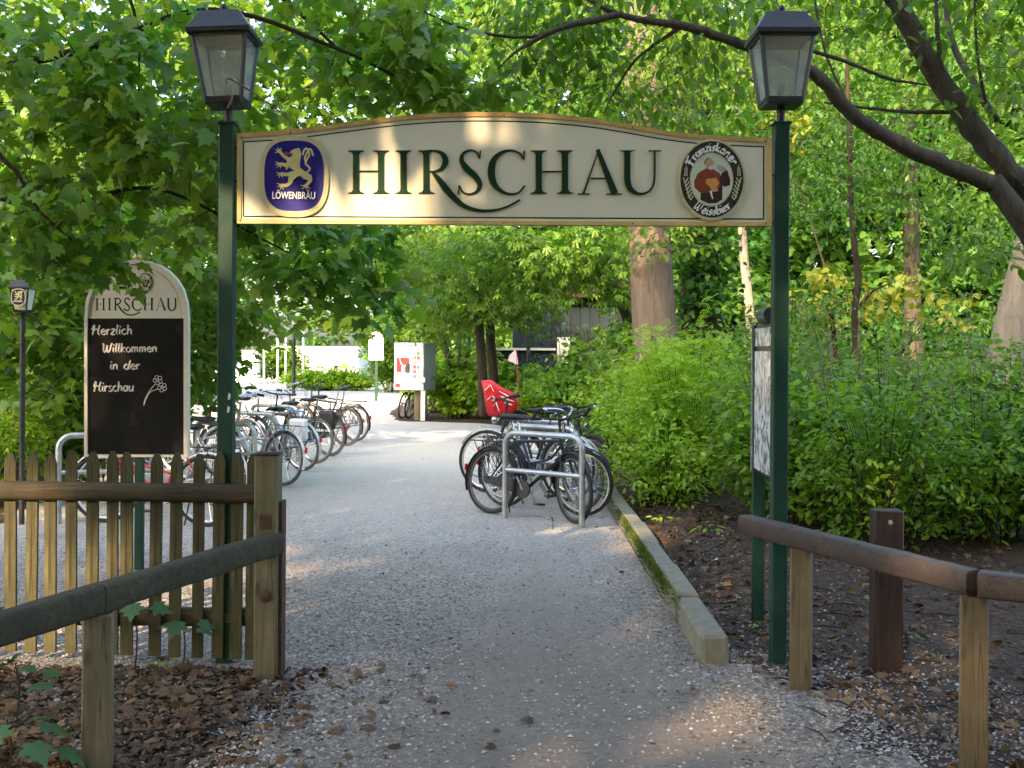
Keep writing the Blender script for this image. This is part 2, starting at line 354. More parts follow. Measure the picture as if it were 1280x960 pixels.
def glassmat():
    m, t, p, o = newmat('lantern_glass'); v = coords(t)
    tr = t.nodes.new('ShaderNodeBsdfTransparent'); tr.inputs[0].default_value = (.93, .94, .93, 1)
    tl = t.nodes.new('ShaderNodeBsdfTranslucent'); tl.inputs[0].default_value = (.62, .64, .63, 1)
    df = t.nodes.new('ShaderNodeBsdfDiffuse'); df.inputs[0].default_value = (.6, .61, .6, 1)
    gl = t.nodes.new('ShaderNodeBsdfGlossy'); gl.inputs['Roughness'].default_value = .12; gl.inputs[0].default_value = (.9, .9, .9, 1)
    a = t.nodes.new('ShaderNodeMixShader'); a.inputs[0].default_value = .5; t.links.new(tl.outputs[0], a.inputs[1]); t.links.new(df.outputs[0], a.inputs[2])
    b = t.nodes.new('ShaderNodeMixShader'); r = ramp(t, noise(t, v, 2.5, 3), [(.3, (.25,)*3), (.75, (.40,)*3)]); t.links.new(r.outputs[0], b.inputs[0])
    t.links.new(tr.outputs[0], b.inputs[1]); t.links.new(a.outputs[0], b.inputs[2])
    c = t.nodes.new('ShaderNodeMixShader'); c.inputs[0].default_value = .09; t.links.new(b.outputs[0], c.inputs[1]); t.links.new(gl.outputs[0], c.inputs[2])
    t.links.new(c.outputs[0], o.inputs[0]); return m
M['glass'] = glassmat()
def posterglass():
    m, t, p, o = newmat('poster'); v = coords(t, (2.2, 2.2, 1.4)); n = noise(t, v, 3.2, 4, .6, 2.2)
    c = ramp(t, n, [(.36, (.05, .055, .055)), (.46, (.30, .31, .31)), (.52, (.72, .72, .72)), (1, (.78, .78, .78))]).outputs[0]
    t.links.new(c, p.inputs['Base Color']); p.inputs['Roughness'].default_value = .12; return m
M['poster'] = posterglass()
M['moss'] = leafmat('moss', [(0, (0.0525, 0.0858, 0.012)), (1, (0.12, 0.1716, 0.024))], .1, 1, .9, .1)

# ------------------------------------------------------------------ flat artwork: layers of real thin print on a board (x right, z up, facing -y)
class Art:
    def __init__(s, fx): s.fx = fx; s.mb = {}; s.layer = 0; s.step = .00035
    def _put(s, key, vs2, fs):
        s.layer += 1; y = -s.layer*s.step; vs = []
        for p in vs2:
            q = s.fx(p); vs.append((q[0], y, q[1]))
        s.mb.setdefault(key, MB()).add(vs, fs)
    def poly(s, key, pts): s._put(key, pts, [tuple(range(len(pts)))])
    def strip(s, key, pts, widths, k=0):
        P = np.array(pts, float); W = np.array(widths if not np.isscalar(widths) else [widths]*len(P), float)
        if k:
            Q = cr(np.column_stack([P, W]), k); P = Q[:, :2]; W = np.maximum(Q[:, 2], .01)
        T = np.gradient(P, axis=0); T /= np.linalg.norm(T, axis=1)[:, None]+1e-9; n = np.column_stack([-T[:, 1], T[:, 0]])
        A = P+n*W[:, None]/2; B = P-n*W[:, None]/2; m = len(P)
        s._put(key, list(A)+list(B), [(i, i+1, m+i+1, m+i) for i in range(m-1)])
    def nib(s, key, pts, w, ang, tmin, k=0):
        P = cr(pts, k) if k else np.array(pts, float)
        T = np.gradient(P, axis=0) if len(P) > 1 else np.ones_like(P); T /= np.linalg.norm(T, axis=1)[:, None]+1e-9
        n = np.column_stack([-T[:, 1], T[:, 0]]); nb = np.array((cos(ang), sin(ang)))*w/2
        sg = np.sign(n @ nb); sg[sg == 0] = 1
        O = nb[None, :]+n*sg[:, None]*tmin/2
        A = P+O; B = P-O; m = len(P); s._put(key, list(A)+list(B), [(i, i+1, m+i+1, m+i) for i in range(m-1)])
    def ring(s, key, c, a, b, a2=None, b2=None, n=40, ex=2.0):
        def e(t, a, b): return (c[0]+a*abs(cos(t))**(2/ex)*np.sign(cos(t)), c[1]+b*abs(sin(t))**(2/ex)*np.sign(sin(t)))
        o = [e(2*pi*i/n, a, b) for i in range(n)]
        if a2 is None: s.poly(key, o)
        else:
            q = [e(2*pi*i/n, a2, b2) for i in range(n)]
            s._put(key, o+q, [(i, (i+1) % n, n+(i+1) % n, n+i) for i in range(n)])
    def flush(s, key, name, mat, parent, y=0):
        if key in s.mb:
            o = s.mb.pop(key).build(name, mat, parent, smooth=False); o.location.y += y; return o

# single-stroke letters, x-height 1
GL = {
 'a': (.78, [[(.58, .82), (.36, 1), (.1, .72), (.07, .28), (.26, 0), (.5, .25), (.6, .85)], [(.62, 1), (.58, .25), (.72, 0)]]),
 'b': (.74, [[(.12, 1.75), (.09, .15), (.34, 0), (.6, .3), (.56, .8), (.36, 1), (.1, .72)]]),
 'c': (.66, [[(.58, .85), (.36, 1), (.1, .72), (.07, .28), (.3, 0), (.6, .18)]]),
 'd': (.80, [[(.55, .8), (.34, 1), (.1, .72), (.07, .28), (.28, 0), (.5, .2), (.62, .9)], [(.74, 1.7), (.62, .9), (.58, .2), (.72, 0)]]),
 'e': (.68, [[(.08, .5), (.56, .62), (.5, .92), (.3, 1), (.1, .72), (.06, .28), (.3, 0), (.62, .18)]]),
 'h': (.76, [[(.12, 1.75), (.1, 0)], [(.11, .62), (.38, 1), (.56, .78), (.54, .2), (.68, 0)]]),
 'i': (.34, [[(.12, 1), (.1, .2), (.24, 0)], [(.1, 1.36), (.18, 1.5)]]),
 'k': (.70, [[(.12, 1.75), (.1, 0)], [(.56, 1), (.14, .5), (.62, 0)]]),
 'l': (.36, [[(.18, 1.75), (.1, .9), (.1, .2), (.26, 0)]]),
 'm': (1.02, [[(.08, 1), (.08, 0)], [(.08, .68), (.3, 1), (.44, .8), (.42, 0)], [(.44, .68), (.66, 1), (.8, .8), (.78, .2), (.94, 0)]]),
 'n': (.74, [[(.08, 1), (.08, 0)], [(.08, .65), (.36, 1), (.52, .8), (.5, .2), (.66, 0)]]),
 'o': (.72, [[(.34, 1), (.1, .72), (.08, .28), (.32, 0), (.58, .28), (.58, .72), (.34, 1)]]),
 'r': (.54, [[(.08, 1), (.1, 0)], [(.1, .6), (.3, .95), (.5, .88)]]),
 's': (.62, [[(.54, .88), (.32, 1), (.1, .8), (.3, .52), (.54, .25), (.34, 0), (.06, .12)]]),
 'u': (.78, [[(.08, 1), (.08, .25), (.28, 0), (.52, .3), (.58, 1)], [(.58, 1), (.56, .25), (.72, 0)]]),
 'z': (.66, [[(.08, .95), (.56, .98), (.08, .04), (.6, .04)]]),
 'H': (1.15, [[(.02, .9), (.16, 1.5), (.3, 1.75), (.2, .6), (.1, 0)], [(.05, .8), (.5, 1.0), (.9, .95)], [(.95, 1.75), (.8, .8), (.82, .15), (1.05, .05)]]),
 'W': (1.35, [[(.02, 1.5), (.14, 1.7), (.16, .6), (.26, 0), (.5, .4), (.62, 1.4)], [(.62, 1.4), (.64, .4), (.76, 0), (1.02, .5), (1.12, 1.4), (1.26, 1.75)]]),
 'F': (.95, [[(.1, 1.3), (.22, 1.6), (.5, 1.5), (.92, 1.75)], [(.34, 1.5), (.3, .3), (.1, -.1)], [(.1, .85), (.66, .95)]]),
}
def write(art, key, text, fx2, w, ang, tmin, k=3):
    """fx2 maps (advance along the line, height) to artwork coordinates; x-height 1"""
    x = 0
    for ch in text:
        if ch == ' ': x += .6; continue
        adv, st = GL[ch]
        for s_ in st:
            P = cr([(p[0]+x, p[1]) for p in s_], k) if len(s_) > 2 else np.array([(p[0]+x, p[1]) for p in s_])
            Q = [fx2(p) for p in P]; art.nib(key, Q, w, ang, tmin)
        x += adv
    return x
def textlen(text): return sum(.6 if c == ' ' else GL[c][0] for c in text)

def hirschau(art, key, px):
    """serif capitals; px maps photo pixel positions on the sign to artwork coordinates"""
    L = lambda pts: [px(p) for p in pts]
    top, base = 189.0, 243.0; H = base-top
    u = abs(px((1, 0))[0]-px((0, 0))[0])
    def stem(x, w, y0=top, y1=base, s=1.0, top_s=True, bot_s=True, sl=0):
        a = 6.6*s; W = [(0, w/2+a if top_s else w/2), (.025, w/2+a*.85 if top_s else w/2), (.04, w/2+a*.3 if top_s else w/2), (.10, w/2), (.90, w/2), (.96, w/2+a*.3 if bot_s else w/2), (.975, w/2+a*.85 if bot_s else w/2), (1, w/2+a if bot_s else w/2)]
        art.strip(key, L([(x+sl*t, y0+(y1-y0)*t) for t, _ in W]), [2*v*u for _, v in W])
    bar = lambda pts, wd: art.strip(key, L(pts), [v*u for v in wd])
    # H
    stem(446, 7.6); stem(477, 7.6); bar([(449, 215), (474, 215)], [2, 2])
    # I
    stem(505, 7.6)
    # R with its long sweeping leg
    stem(533.5, 7.6)
    art.strip(key, L([(532, 190), (543, 189.5), (553, 193), (557.5, 202), (553, 211.5), (544, 215.2), (534, 215.5)]), [v*u for v in (2, 2.4, 5, 7.5, 5, 2.4, 1.6)], 5)
    art.strip(key, L([(540, 215), (549, 225), (559, 238), (570, 250), (583, 259.5), (600, 264), (618, 263.5), (634, 259), (650, 250.5)]), [v*u for v in (2.5, 6.5, 8, 7, 5.5, 4, 3, 2, .6)], 5)
    # S
    art.strip(key, L([(600, 199), (596, 191.5), (588, 189), (579.5, 193), (577.5, 202), (584, 212), (594, 221), (600, 231), (597, 239.5), (588, 243.6), (579, 241), (574.5, 233)]), [v*u for v in (1.6, 2, 2.6, 4, 6, 8, 7.6, 6.5, 4, 2.4, 2, 1.4)], 5)
    bar([(600.8, 189), (600.2, 199.5)], [1.6, 1.2]); bar([(574, 232), (573.6, 243.5)], [1.2, 1.8])
    # C
    art.strip(key, L([(655, 200), (649, 192.5), (639, 189.2), (627, 192), (617.5, 201), (614.5, 215), (617.5, 230), (627, 240), (639, 243.6), (649, 241), (656, 233)]), [v*u for v in (1.6, 2.2, 2.6, 4.5, 7.5, 9, 7.5, 4.5, 2.6, 2.2, 1.0)], 5)
    bar([(655.5, 189.5), (655, 201)], [1.8, 1.2])
    # H
    stem(673.5, 7.6); stem(706, 7.6); bar([(677, 215.5), (703, 215.5)], [2, 2])
    # A
    bar([(748, 188), (729, 243)], [1.2, 2.4]); bar([(746.5, 188), (768, 243)], [5, 9]); bar([(737.5, 224), (759, 224)], [1.8, 1.8])
    bar([(722, 243.4), (737, 243.4)], [1.5, 1.5]); bar([(757, 243.4), (777, 243.4)], [1.5, 1.5])
    # U
    stem(783.5, 7.6, top, top+30, bot_s=False)
    art.strip(key, L([(783.5, 217), (784, 228), (788, 238), (798, 243.2), (809, 241), (815.5, 233), (817.5, 220), (817.5, 190)]), [v*u for v in (7.6, 7.6, 6.5, 3.4, 2.6, 2.4, 2.3, 2.3)], 4)
    bar([(810, 189.8), (825.5, 189.8)], [1.5, 1.5])

def lion_badge(art, px, keys=('badge', 'blue', 'lion', 'white', 'tongue')):
    """round-cornered badge; crop coordinates 738 x 960"""
    B, BL, LI, WH, TG = keys
    q = lambda x, y: px((320+x/7.38, 160+y/7.38)); u = abs(q(1, 0)[0]-q(0, 0)[0])
    c = q(363, 455)
    art.ring(B, c, 318*u, 374*u, n=48, ex=2.7); c = q(363, 450); art.ring(BL, c, 274*u, 324*u, n=48, ex=2.9)
    st = lambda pts, wd, k=4, key=LI: art.strip(key, [q(*p) for p in pts], [x*u for x in wd], k)
    # tail behind the body
    st([(480, 420), (508, 388), (490, 360), (468, 338), (480, 300), (502, 262), (492, 214), (472, 200), (452, 222), (440, 262)], [14, 13, 12, 11, 11, 11, 12, 14, 16, 6])
    st([(472, 330), (462, 290), (478, 245), (505, 205), (524, 222), (538, 268)], [6, 10, 11, 14, 16, 5])
    # body and mane
    st([(388, 200), (392, 250), (372, 305), (360, 345), (392, 385), (430, 418), (468, 450), (505, 462)], [50, 72, 92, 96, 56, 50, 66, 46])
    art.poly(LI, [q(*p) for p in [(352, 212), (398, 196), (416, 220), (404, 262), (366, 268), (344, 262), (356, 246), (326, 240), (330, 224)]])
    for i in range(6):
        y = 285+i*18; st([(345-i*9, y), (300-i*8+(i > 3)*30, y+22)], [26, 4], 0); st([(392, y-6), (420, y+10)], [26, 4], 0)
    # forelegs
    st([(340, 315), (298, 290), (262, 262), (232, 228)], [44, 34, 26, 30]); st([(330, 356), (282, 352), (240, 340)], [40, 34, 30])
    for tip in ((188, 240), (192, 210), (214, 190), (248, 196)): st([(232, 226), tip], [16, 5], 0)
    for tip in ((196, 322), (188, 348), (204, 374), (238, 384)): st([(240, 342), tip], [16, 5], 0)
    # hind legs
    st([(420, 432), (360, 428), (300, 440), (242, 432)], [54, 42, 32, 30]); st([(382, 436), (340, 470), (330, 512), (290, 540), (250, 535)], [52, 56, 36, 30, 28])
    for tip in ((202, 420), (206, 448), (226, 470), (262, 470)): st([(240, 434), tip], [15, 5], 0)
    for tip in ((206, 520), (210, 556), (238, 578), (268, 580)): st([(250, 536), tip], [15, 5], 0)
    st([(495, 455), (512, 490), (494, 520), (470, 548)], [60, 40, 30, 34])
    for tip in ((426, 540), (438, 574), (484, 580), (516, 570)): st([(470, 545), tip], [15, 5], 0)
    art.poly(TG, [q(*p) for p in [(334, 244), (290, 234), (272, 246), (296, 258), (344, 262)]])
    return q, u

def monk_badge(art, px, small=False):
    """oval badge with a monk raising a mug; crop coordinates 886 x 960"""
    q = lambda x, y: px((830+x/7.383, 160+y/7.383)); u = abs(q(1, 0)[0]-q(0, 0)[0]); c = q(434, 488)
    art.ring('badge', c, 308*u, 376*u, n=56); art.ring('black', q(432, 482), 290*u, 350*u, n=56)
    art.ring('cream', q(428, 485), 200*u, 248*u, n=48); art.ring('pale', q(428, 483), 190*u, 238*u, n=48)
    P = lambda key, pts: art.poly(key, [q(*p) for p in pts])
    P('robe_dark', [(330, 600), (345, 440), (500, 420), (530, 520), (526, 670), (470, 702), (400, 705), (325, 672)])
    P('robe_red', [(345, 400), (385, 380), (450, 392), (505, 430), (520, 500), (505, 560), (440, 600), (330, 612), (272, 560), (268, 500), (300, 430)])
    P('robe_dark', [(500, 470), (535, 400), (572, 400), (600, 490), (596, 540), (545, 552), (510, 520)])
    P('bread', [(380, 480), (470, 470), (500, 520), (470, 560), (420, 562), (372, 510)])
    P('skin', [(420, 545), (480, 560), (490, 590), (440, 600), (418, 575)])
    P('skin', [(372, 330), (392, 298), (430, 296), (448, 330), (446, 376), (420, 394), (388, 384), (374, 362)])
    art.strip('robe_dark', [q(364, 345), q(372, 312), q(392, 294), q(418, 288)], [6*u, 9*u, 9*u, 5*u])
    P('beard', [(404, 360), (448, 350), (446, 384), (420, 398), (396, 388)])
    P('mug', [(470, 372), (486, 346), (532, 362), (556, 396), (534, 420), (500, 408)])
    P('skin', [(520, 376), (546, 370), (560, 396), (540, 420), (524, 410)])
    art.strip('white', [q(418, 590), q(426, 620), q(438, 664)], [20*u, 16*u, 10*u])
    if small: return
    for sx in (-1, 1):                                        # ears of wheat
        for i in range(6):
            x0, y0 = 434+sx*(242-i*9.0), 500+i*33
            art.strip('wheat', [q(x0+sx*26, y0-30), q(x0, y0+8)], [13*u, 9*u]); art.strip('wheat', [q(x0-sx*20, y0-30), q(x0, y0+8)], [13*u, 9*u])
        for i in range(3): art.strip('wheat', [q(434+sx*(244-(i-1)*12), 455), q(434+sx*(240-(i-1)*10), 350+abs(i-1)*24)], [7*u, 5*u])
    # lettering along the oval
    def arc(text, a0, a1, a, b, h, up):
        n = textlen(text)
        def fx(p):
            t = a0+(a1-a0)*p[0]/n; rr = h*(p[1]-.85)*(1 if up else -1)
            ca, sa = cos(t), sin(t); nrm = np.array((ca/a, sa/b)); nrm /= np.linalg.norm(nrm)
            return q(432+a*ca+nrm[0]*rr, 482-(b*sa+nrm[1]*rr))
        write(art, text[0], text, fx, 14*u, radians(38), 6*u, 2)
    arc('Franziskaner', radians(154), radians(28), 243, 295, 46, True)
    arc('Weissbier', radians(231), radians(309), 240, 292, 46, False)

# ------------------------------------------------------------------ foliage
def mirror(R): return R+[(-x, y) for x, y in reversed(R[:-1]) if x != 0]
_mp = [(0, 0), (.14, -.10), (.36, -.06), (.29, .10), (.44, .14), (.60, .34), (.44, .36), (.29, .42), (.36, .64), (.17, .66), (.11, .80), (0, 1.02)]
_mo = mirror(_mp)
def _fan(outline, c, fold=.16, droop=.22):
    pts = [c]+outline; vs = [(x, y, -fold*abs(x)-droop*(y-.2)**2) for x, y in pts]; n = len(outline)
    return np.array(vs), np.array([(0, 1+(i+1) % n, 1+i) for i in range(n)])
T_MAPLE = _fan(_mo, (0, .3))
_ml = mirror([(0, 0), (.34, -.06), (.3, .14), (.58, .34), (.28, .46), (.3, .66), (0, 1.02)])
T_MAPLE_LO = _fan(_ml, (0, .3))
T_OVAL = (np.array([(0, 0, 0), (-.24, .32, .03), (-.2, .68, -.02), (0, 1, -.14), (.2, .68, -.02), (.24, .32, .03), (0, .5, -.06)], float),
          np.array([(0, 6, 1), (1, 6, 2), (2, 6, 3), (3, 6, 4), (4, 6, 5), (5, 6, 0)]))
T_DIAMOND = (np.array([(0, 0, 0), (-.27, .45, .04), (0, 1, -.12), (.27, .45, .04)], float), np.array([(0, 3, 2), (0, 2, 1)]))
def _palm():
    vs = []; fs = []
    for a, L in ((-75, .62), (-38, .9), (0, 1.0), (38, .9), (75, .62)):
        a = radians(a); d = np.array((sin(a), cos(a))); n = np.array((d[1], -d[0])); b = len(vs)
        for t, w_, z in ((.02, 0, 0), (.62, -.16, -.08), (1, 0, -.3), (.62, .16, -.08)):
            p = d*t*L+n*w_*L; vs.append((p[0], p[1], z*L))
        fs += [(b, b+3, b+2), (b, b+2, b+1)]
    return np.array(vs), np.array(fs)
T_PALM = _palm()
def _pinnate():
    vs = []; fs = []
    for i in range(4):
        for sx in (-1, 1):
            b = len(vs); y = .12+i*.24; vs += [(0, y, 0), (sx*.16, y-.02, .02), (sx*.42, y+.2, -.06), (sx*.2, y+.16, .02)]; fs += [(b, b+1, b+2), (b, b+2, b+3)]
    b = len(vs); vs += [(0, .98, 0), (-.12, 1.12, 0), (0, 1.4, -.06), (.12, 1.12, 0)]; fs += [(b, b+3, b+2), (b, b+2, b+1)]
    return np.array(vs, float), np.array(fs)
T_PINN = _pinnate()

def basis(n, r, pitch=(-75, 5), az=None, roll=45):
    """random leaf frames: columns side, axis, normal"""
    if az is None: az = r.uniform(0, 2*pi, n)
    pt = np.radians(r.uniform(pitch[0], pitch[1], n)); D = np.column_stack([np.cos(az)*np.cos(pt), np.sin(az)*np.cos(pt), np.sin(pt)])
    S = np.column_stack([np.sin(az), -np.cos(az), np.zeros(n)]); Nn = np.cross(S, D)
    ro = np.radians(r.normal(0, roll*.6, n)); c, s_ = np.cos(ro)[:, None], np.sin(ro)[:, None]
    S2 = S*c+Nn*s_; N2 = np.cross(S2, D); return np.stack([S2, D, N2], axis=2)
def leaf_mesh(name, tmpl, P, B, S, mat_):
    v, f = tmpl; n = len(P); k = len(v)
    W = np.einsum('nij,kj->nki', B, v)*S[:, None, None]+P[:, None, :]
    F = (f[None, :, :]+(np.arange(n)*k)[:, None, None]).reshape(-1, 3)
    me = bpy.data.meshes.new(name); me.vertices.add(n*k); me.vertices.foreach_set('co', W.reshape(-1).astype(np.float32))
    me.loops.add(len(F)*3); me.loops.foreach_set('vertex_index', F.reshape(-1).astype(np.int32))
    me.polygons.add(len(F)); me.polygons.foreach_set('loop_start', np.arange(0, len(F)*3, 3, dtype=np.int32))
    me.polygons.foreach_set('use_smooth', np.ones(len(F), bool))
    me.update(calc_edges=True); me.materials.append(mat_); return me
_single = {}
def single_leaf(tmpl, mat_, name='leaf'):
    k = (id(tmpl), mat_.name, name)
    if k not in _single:
        me = bpy.data.meshes.new(name); me.from_pydata([tuple(x) for x in tmpl[0]], [], [tuple(int(i) for i in x) for x in tmpl[1]]); me.materials.append(mat_)
        me.polygons.foreach_set('use_smooth', [True]*len(me.polygons)); _single[k] = me
    return _single[k]
def put_leaves(parent, origin, tmpl, P, B, S, mat_, nparts=0, crown='foliage'):
    """nparts largest-looking leaves in the frame become parts of their own, the rest one part"""
    origin = np.array(origin, float)
    if nparts:
        u = 640+FPX*P[:, 0]/P[:, 1]; v_ = 440-FPX*(P[:, 2]-CAMZ)/P[:, 1]
        ok = (P[:, 1] > 1) & (u > 0) & (u < 1280) & (v_ > 0) & (v_ < 960)
        key = np.where(ok, S/np.maximum(P[:, 1], .1), 0); idx = np.argsort(-key)[:nparts]; idx = idx[key[idx] > 0]
        me = single_leaf(tmpl, mat_)
        for i in idx:
            o = bpy.data.objects.new('leaf', me); C.objects.link(o); o.parent = parent
            m = Matrix.Identity(4)
            for a in range(3):
                for b in range(3): m[a][b] = B[i][a][b]*S[i]
                m[a][3] = P[i][a]-origin[a]
            o.matrix_basis = m
        keep = np.ones(len(P), bool); keep[idx] = False; P, B, S = P[keep], B[keep], S[keep]
    if len(P):
        o = link_mesh(crown, leaf_mesh(crown, tmpl, P-origin, B, S, mat_), parent); o['kind'] = 'stuff'; return o
def sprays(centers, n_each, R, r, flat=.35):
    c = np.repeat(np.array(centers, float), n_each, axis=0); n = len(c)
    d = r.normal(0, 1, (n, 3)); d /= np.linalg.norm(d, axis=1)[:, None]+1e-9; rad = r.uniform(.15, 1, n)**.6
    d[:, 2] *= flat; off = d*(rad*R)[:, None]; az = np.arctan2(off[:, 1], off[:, 0])+r.normal(0, .7, n)
    return c+off, az
def grow(nodes, targets, r, r_tip=.0025, r_base=.012, jit=.12, sides=4):
    """branch work from existing nodes out to each leaf spray, nearest first"""
    mb = MB(); nodes = [np.array(n_, float) for n_ in nodes]; arr = np.array(nodes); T = np.array(targets, float)
    d0 = np.min(np.linalg.norm(T[:, None, :]-arr[None, ::max(1, len(arr)//200), :], axis=2), axis=1); order = np.argsort(d0)
    cap_n = len(arr)+len(T)*2; buf = np.zeros((cap_n, 3)); buf[:len(arr)] = arr; m = len(arr)
    for i in order:
        t = T[i]; dd = np.linalg.norm(buf[:m]-t, axis=1); j = int(np.argmin(dd)); a = buf[j].copy(); L = dd[j]
        if L < .02: continue
        mid = (a+t)/2+r.normal(0, jit, 3)*L*.6; mid[2] += L*.08
        p = cr([a, mid, t], 3); mb.tube(p, np.linspace(min(r_base, r_tip+L*.006), r_tip, len(p)), sides, cap=False)
        buf[m] = mid; buf[m+1] = t; m += 2
    return mb
def ell(ellipsoids, n, r):
    """random points in ellipsoids given as (centre, radii, weight)"""
    wts = np.array([e[2] for e in ellipsoids], float); wts /= wts.sum(); pick = r.choice(len(ellipsoids), n, p=wts)
    d = r.normal(0, 1, (n, 3)); d /= np.linalg.norm(d, axis=1)[:, None]; d *= (r.uniform(0, 1, n)**(1/2.4))[:, None]
    c = np.array([tuple(e[0]) for e in ellipsoids])[pick]; ra = np.array([tuple(e[1]) for e in ellipsoids])[pick]; return c+d*ra
def E(px, py, Y, rx, ry, rY, wt=1.0):
    p = V(px, py, Y); return (p, (rx*Y/FPX, rY, ry*Y/FPX), wt)

def tree(name, label, cat, base, trunk=None, avoid=None, limbs=(), crown=None, n_spray=100, per=12, R=.35, tmpl=T_MAPLE_LO, size=(.09, .15), mat_=None, bark=None,
         nparts=0, group=None, seed=1, twigs=True, pitch=(-75, 5), flat=.4, roll=45, targets=None, tw_r=(.0025, .012), sides=10):
    r = np.random.default_rng(seed); base = np.array(base, float); root = thing(name, label, cat, tuple(base), 0, group)
    nodes = []
    if trunk is not None:
        p = cr([t[:3] for t in trunk], 6); rad = cr([(t[3], 0) for t in trunk], 6)[:, 0]; mb = MB(); mb.tube(p-base, rad, sides+4); mb.build('trunk', bark, root, angle=2); nodes += list(p)
    for L in limbs:
        p = cr([t[:3] for t in L], 6); rad = cr([(t[3], 0) for t in L], 6)[:, 0]
        p[1:-1] += r.normal(0, .07, (len(p)-2, 3))*rad[1:-1, None]
        mb = MB(); mb.tube(p-base, np.maximum(rad*.86, .002)*r.uniform(.93, 1.07, len(p)), sides); mb.build('branch', bark, root, angle=2); nodes += list(p)
    if crown is not None or targets is not None:
        T = ell(crown, n_spray, r) if targets is None else np.array(targets, float)
        for a_ in (avoid or ()): T = T[np.sum(((T-np.array(tuple(a_[0])))/np.array(a_[1]))**2, axis=1) > 1]
        if twigs and nodes:
            mb = grow([tuple(x) for x in nodes], T, r, tw_r[0], tw_r[1]); mb.v = [(v[0]-base[0], v[1]-base[1], v[2]-base[2]) for v in mb.v]
            o = mb.build('twigs', M['twig'], root); o['kind'] = 'stuff'
        P, az = sprays(T, per, R, r, flat); B = basis(len(P), r, pitch, az, roll); S = r.uniform(size[0], size[1], len(P))
        put_leaves(root, base, tmpl, P, B, S, mat_, nparts)
    return root
def shrub(name, label, cat, c, rx, ry, h, nstem, per_stem, per, R, tmpl, size, mat_, nparts=0, group=None, seed=1, lean=(0, 0), pitch=(-55, 25), up=1.0, z0=0.0, roll=45):
    r = np.random.default_rng(seed); root = thing(name, label, cat, (c[0], c[1], z0), 0, group); mb = MB(); T = []
    for i in range(nstem):
        a = r.uniform(0, 2*pi); q = sqrt(r.uniform(0, 1)); ex, ey = rx*q*cos(a)+lean[0], ry*q*sin(a)+lean[1]; hh = h*(1-.45*q*q)*r.uniform(.72, 1.08)
        p0 = (ex*.35+r.normal(0, .05), ey*.35+r.normal(0, .05), 0); p = cr([p0, (ex*.5, ey*.5, hh*.45), (ex*.82, ey*.82, hh*.82), (ex*1.05, ey*1.05, hh)], 4)
        mb.tube(p, [.009, .002], 4, cap=False)
        for t in r.uniform(.12, 1, per_stem)**.8:
            j = t*(len(p)-1); k = int(min(j, len(p)-2)); T.append(p[k]+(p[k+1]-p[k])*(j-k)+r.normal(0, .07, 3)*(1+h*.3)*(.4+t))
    o = mb.build('stems', M['twig'], root); o['kind'] = 'stuff'
    if 1.2 < h < 2.2:
        md = MB()
        for i in range(9):
            a = r.uniform(0, 2*pi); q = r.uniform(.3, 1); x, y = rx*q*cos(a)+lean[0], ry*q*sin(a)+lean[1]; hh = h*r.uniform(.85, 1.3)
            md.tube(cr([(x*.6, y*.6, hh*.3), (x*.9, y*.9, hh*.75), (x*1.1+r.normal(0, .1), y*1.1, hh), (x*1.25+r.normal(0, .25), y*1.2, hh*r.uniform(.93, 1.05))], 4), [.006, .002], 4, cap=False)
        o = md.build('dead_shoots', M['dead'], root); o['kind'] = 'stuff'
    T = np.array(T); T[:, 2] = np.maximum(T[:, 2], .05); P, az = sprays(T, per, R, r, .6); P[:, 2] = np.maximum(P[:, 2], .03)
    B = basis(len(P), r, pitch, az, roll); S = r.uniform(size[0], size[1], len(P)); org = np.array((c[0], c[1], z0))
    put_leaves(root, org, tmpl, P+org, B, S, mat_, nparts); return root
def mass(name, label, crown, n, tmpl, size, mat_, seed, pitch=(-70, 20), spray_n=1, R=.5, flat=.5):
    r = np.random.default_rng(seed); T = ell(crown, max(1, n//spray_n), r); P, az = sprays(T, spray_n, R, r, flat); P[:, 2] = np.maximum(P[:, 2], .05)
    B = basis(len(P), r, pitch, az); S = r.uniform(size[0], size[1], len(P))
    o = link_mesh(name, leaf_mesh(name, tmpl, P, B, S, mat_)); tag(o, label, None, None, 'stuff'); return o

# ================================================================== THE SETTING
def sstep(a, b, x): t = np.clip((x-a)/(b-a), 0, 1); return t*t*(3-2*t)
def hgt(x, y):
    x = np.asarray(x, float); y = np.asarray(y, float)
    bed = sstep(1.2, 1.6, x)*sstep(6.3, 8.5, y)*.12
    und = (np.sin(x*2.3+y*1.1)*.012+np.sin(x*5.1-y*3.7)*.008+np.sin(y*7.3+x*1.9)*.006)*sstep(1.35, 1.8, x)
    far = sstep(95, 180, np.hypot(x, y))*2.0
    left = sstep(-5.4, -7.0, x)*sstep(9, 12, y)*(1-sstep(17, 20, y))*.12
    return bed+und+far+left
def axis_steps(lo, hi, fine_lo, fine_hi, step):
    a = [fine_lo]; d = step
    while a[-1] > lo: d *= 1.35; a.append(a[-1]-d)
    a = a[::-1]; b = list(np.arange(fine_lo+step, fine_hi, step)); d = step; c = [fine_hi]
    while c[-1] < hi: d *= 1.35; c.append(c[-1]+d)
    return np.array(a+b+c)
gx = axis_steps(-900, 900, -8, 8, .12); gy = axis_steps(-900, 900, 3, 18, .12)
GX, GY = np.meshgrid(gx, gy); GZ = hgt(GX, GY)
nx, ny = len(gx), len(gy); idx = np.arange(nx*ny).reshape(ny, nx)
Fq = np.stack([idx[:-1, :-1], idx[:-1, 1:], idx[1:, 1:], idx[1:, :-1]], -1).reshape(-1, 4)
me = bpy.data.meshes.new('ground'); me.from_pydata(np.column_stack([GX.ravel(), GY.ravel(), GZ.ravel()]).tolist(), [], Fq.tolist())
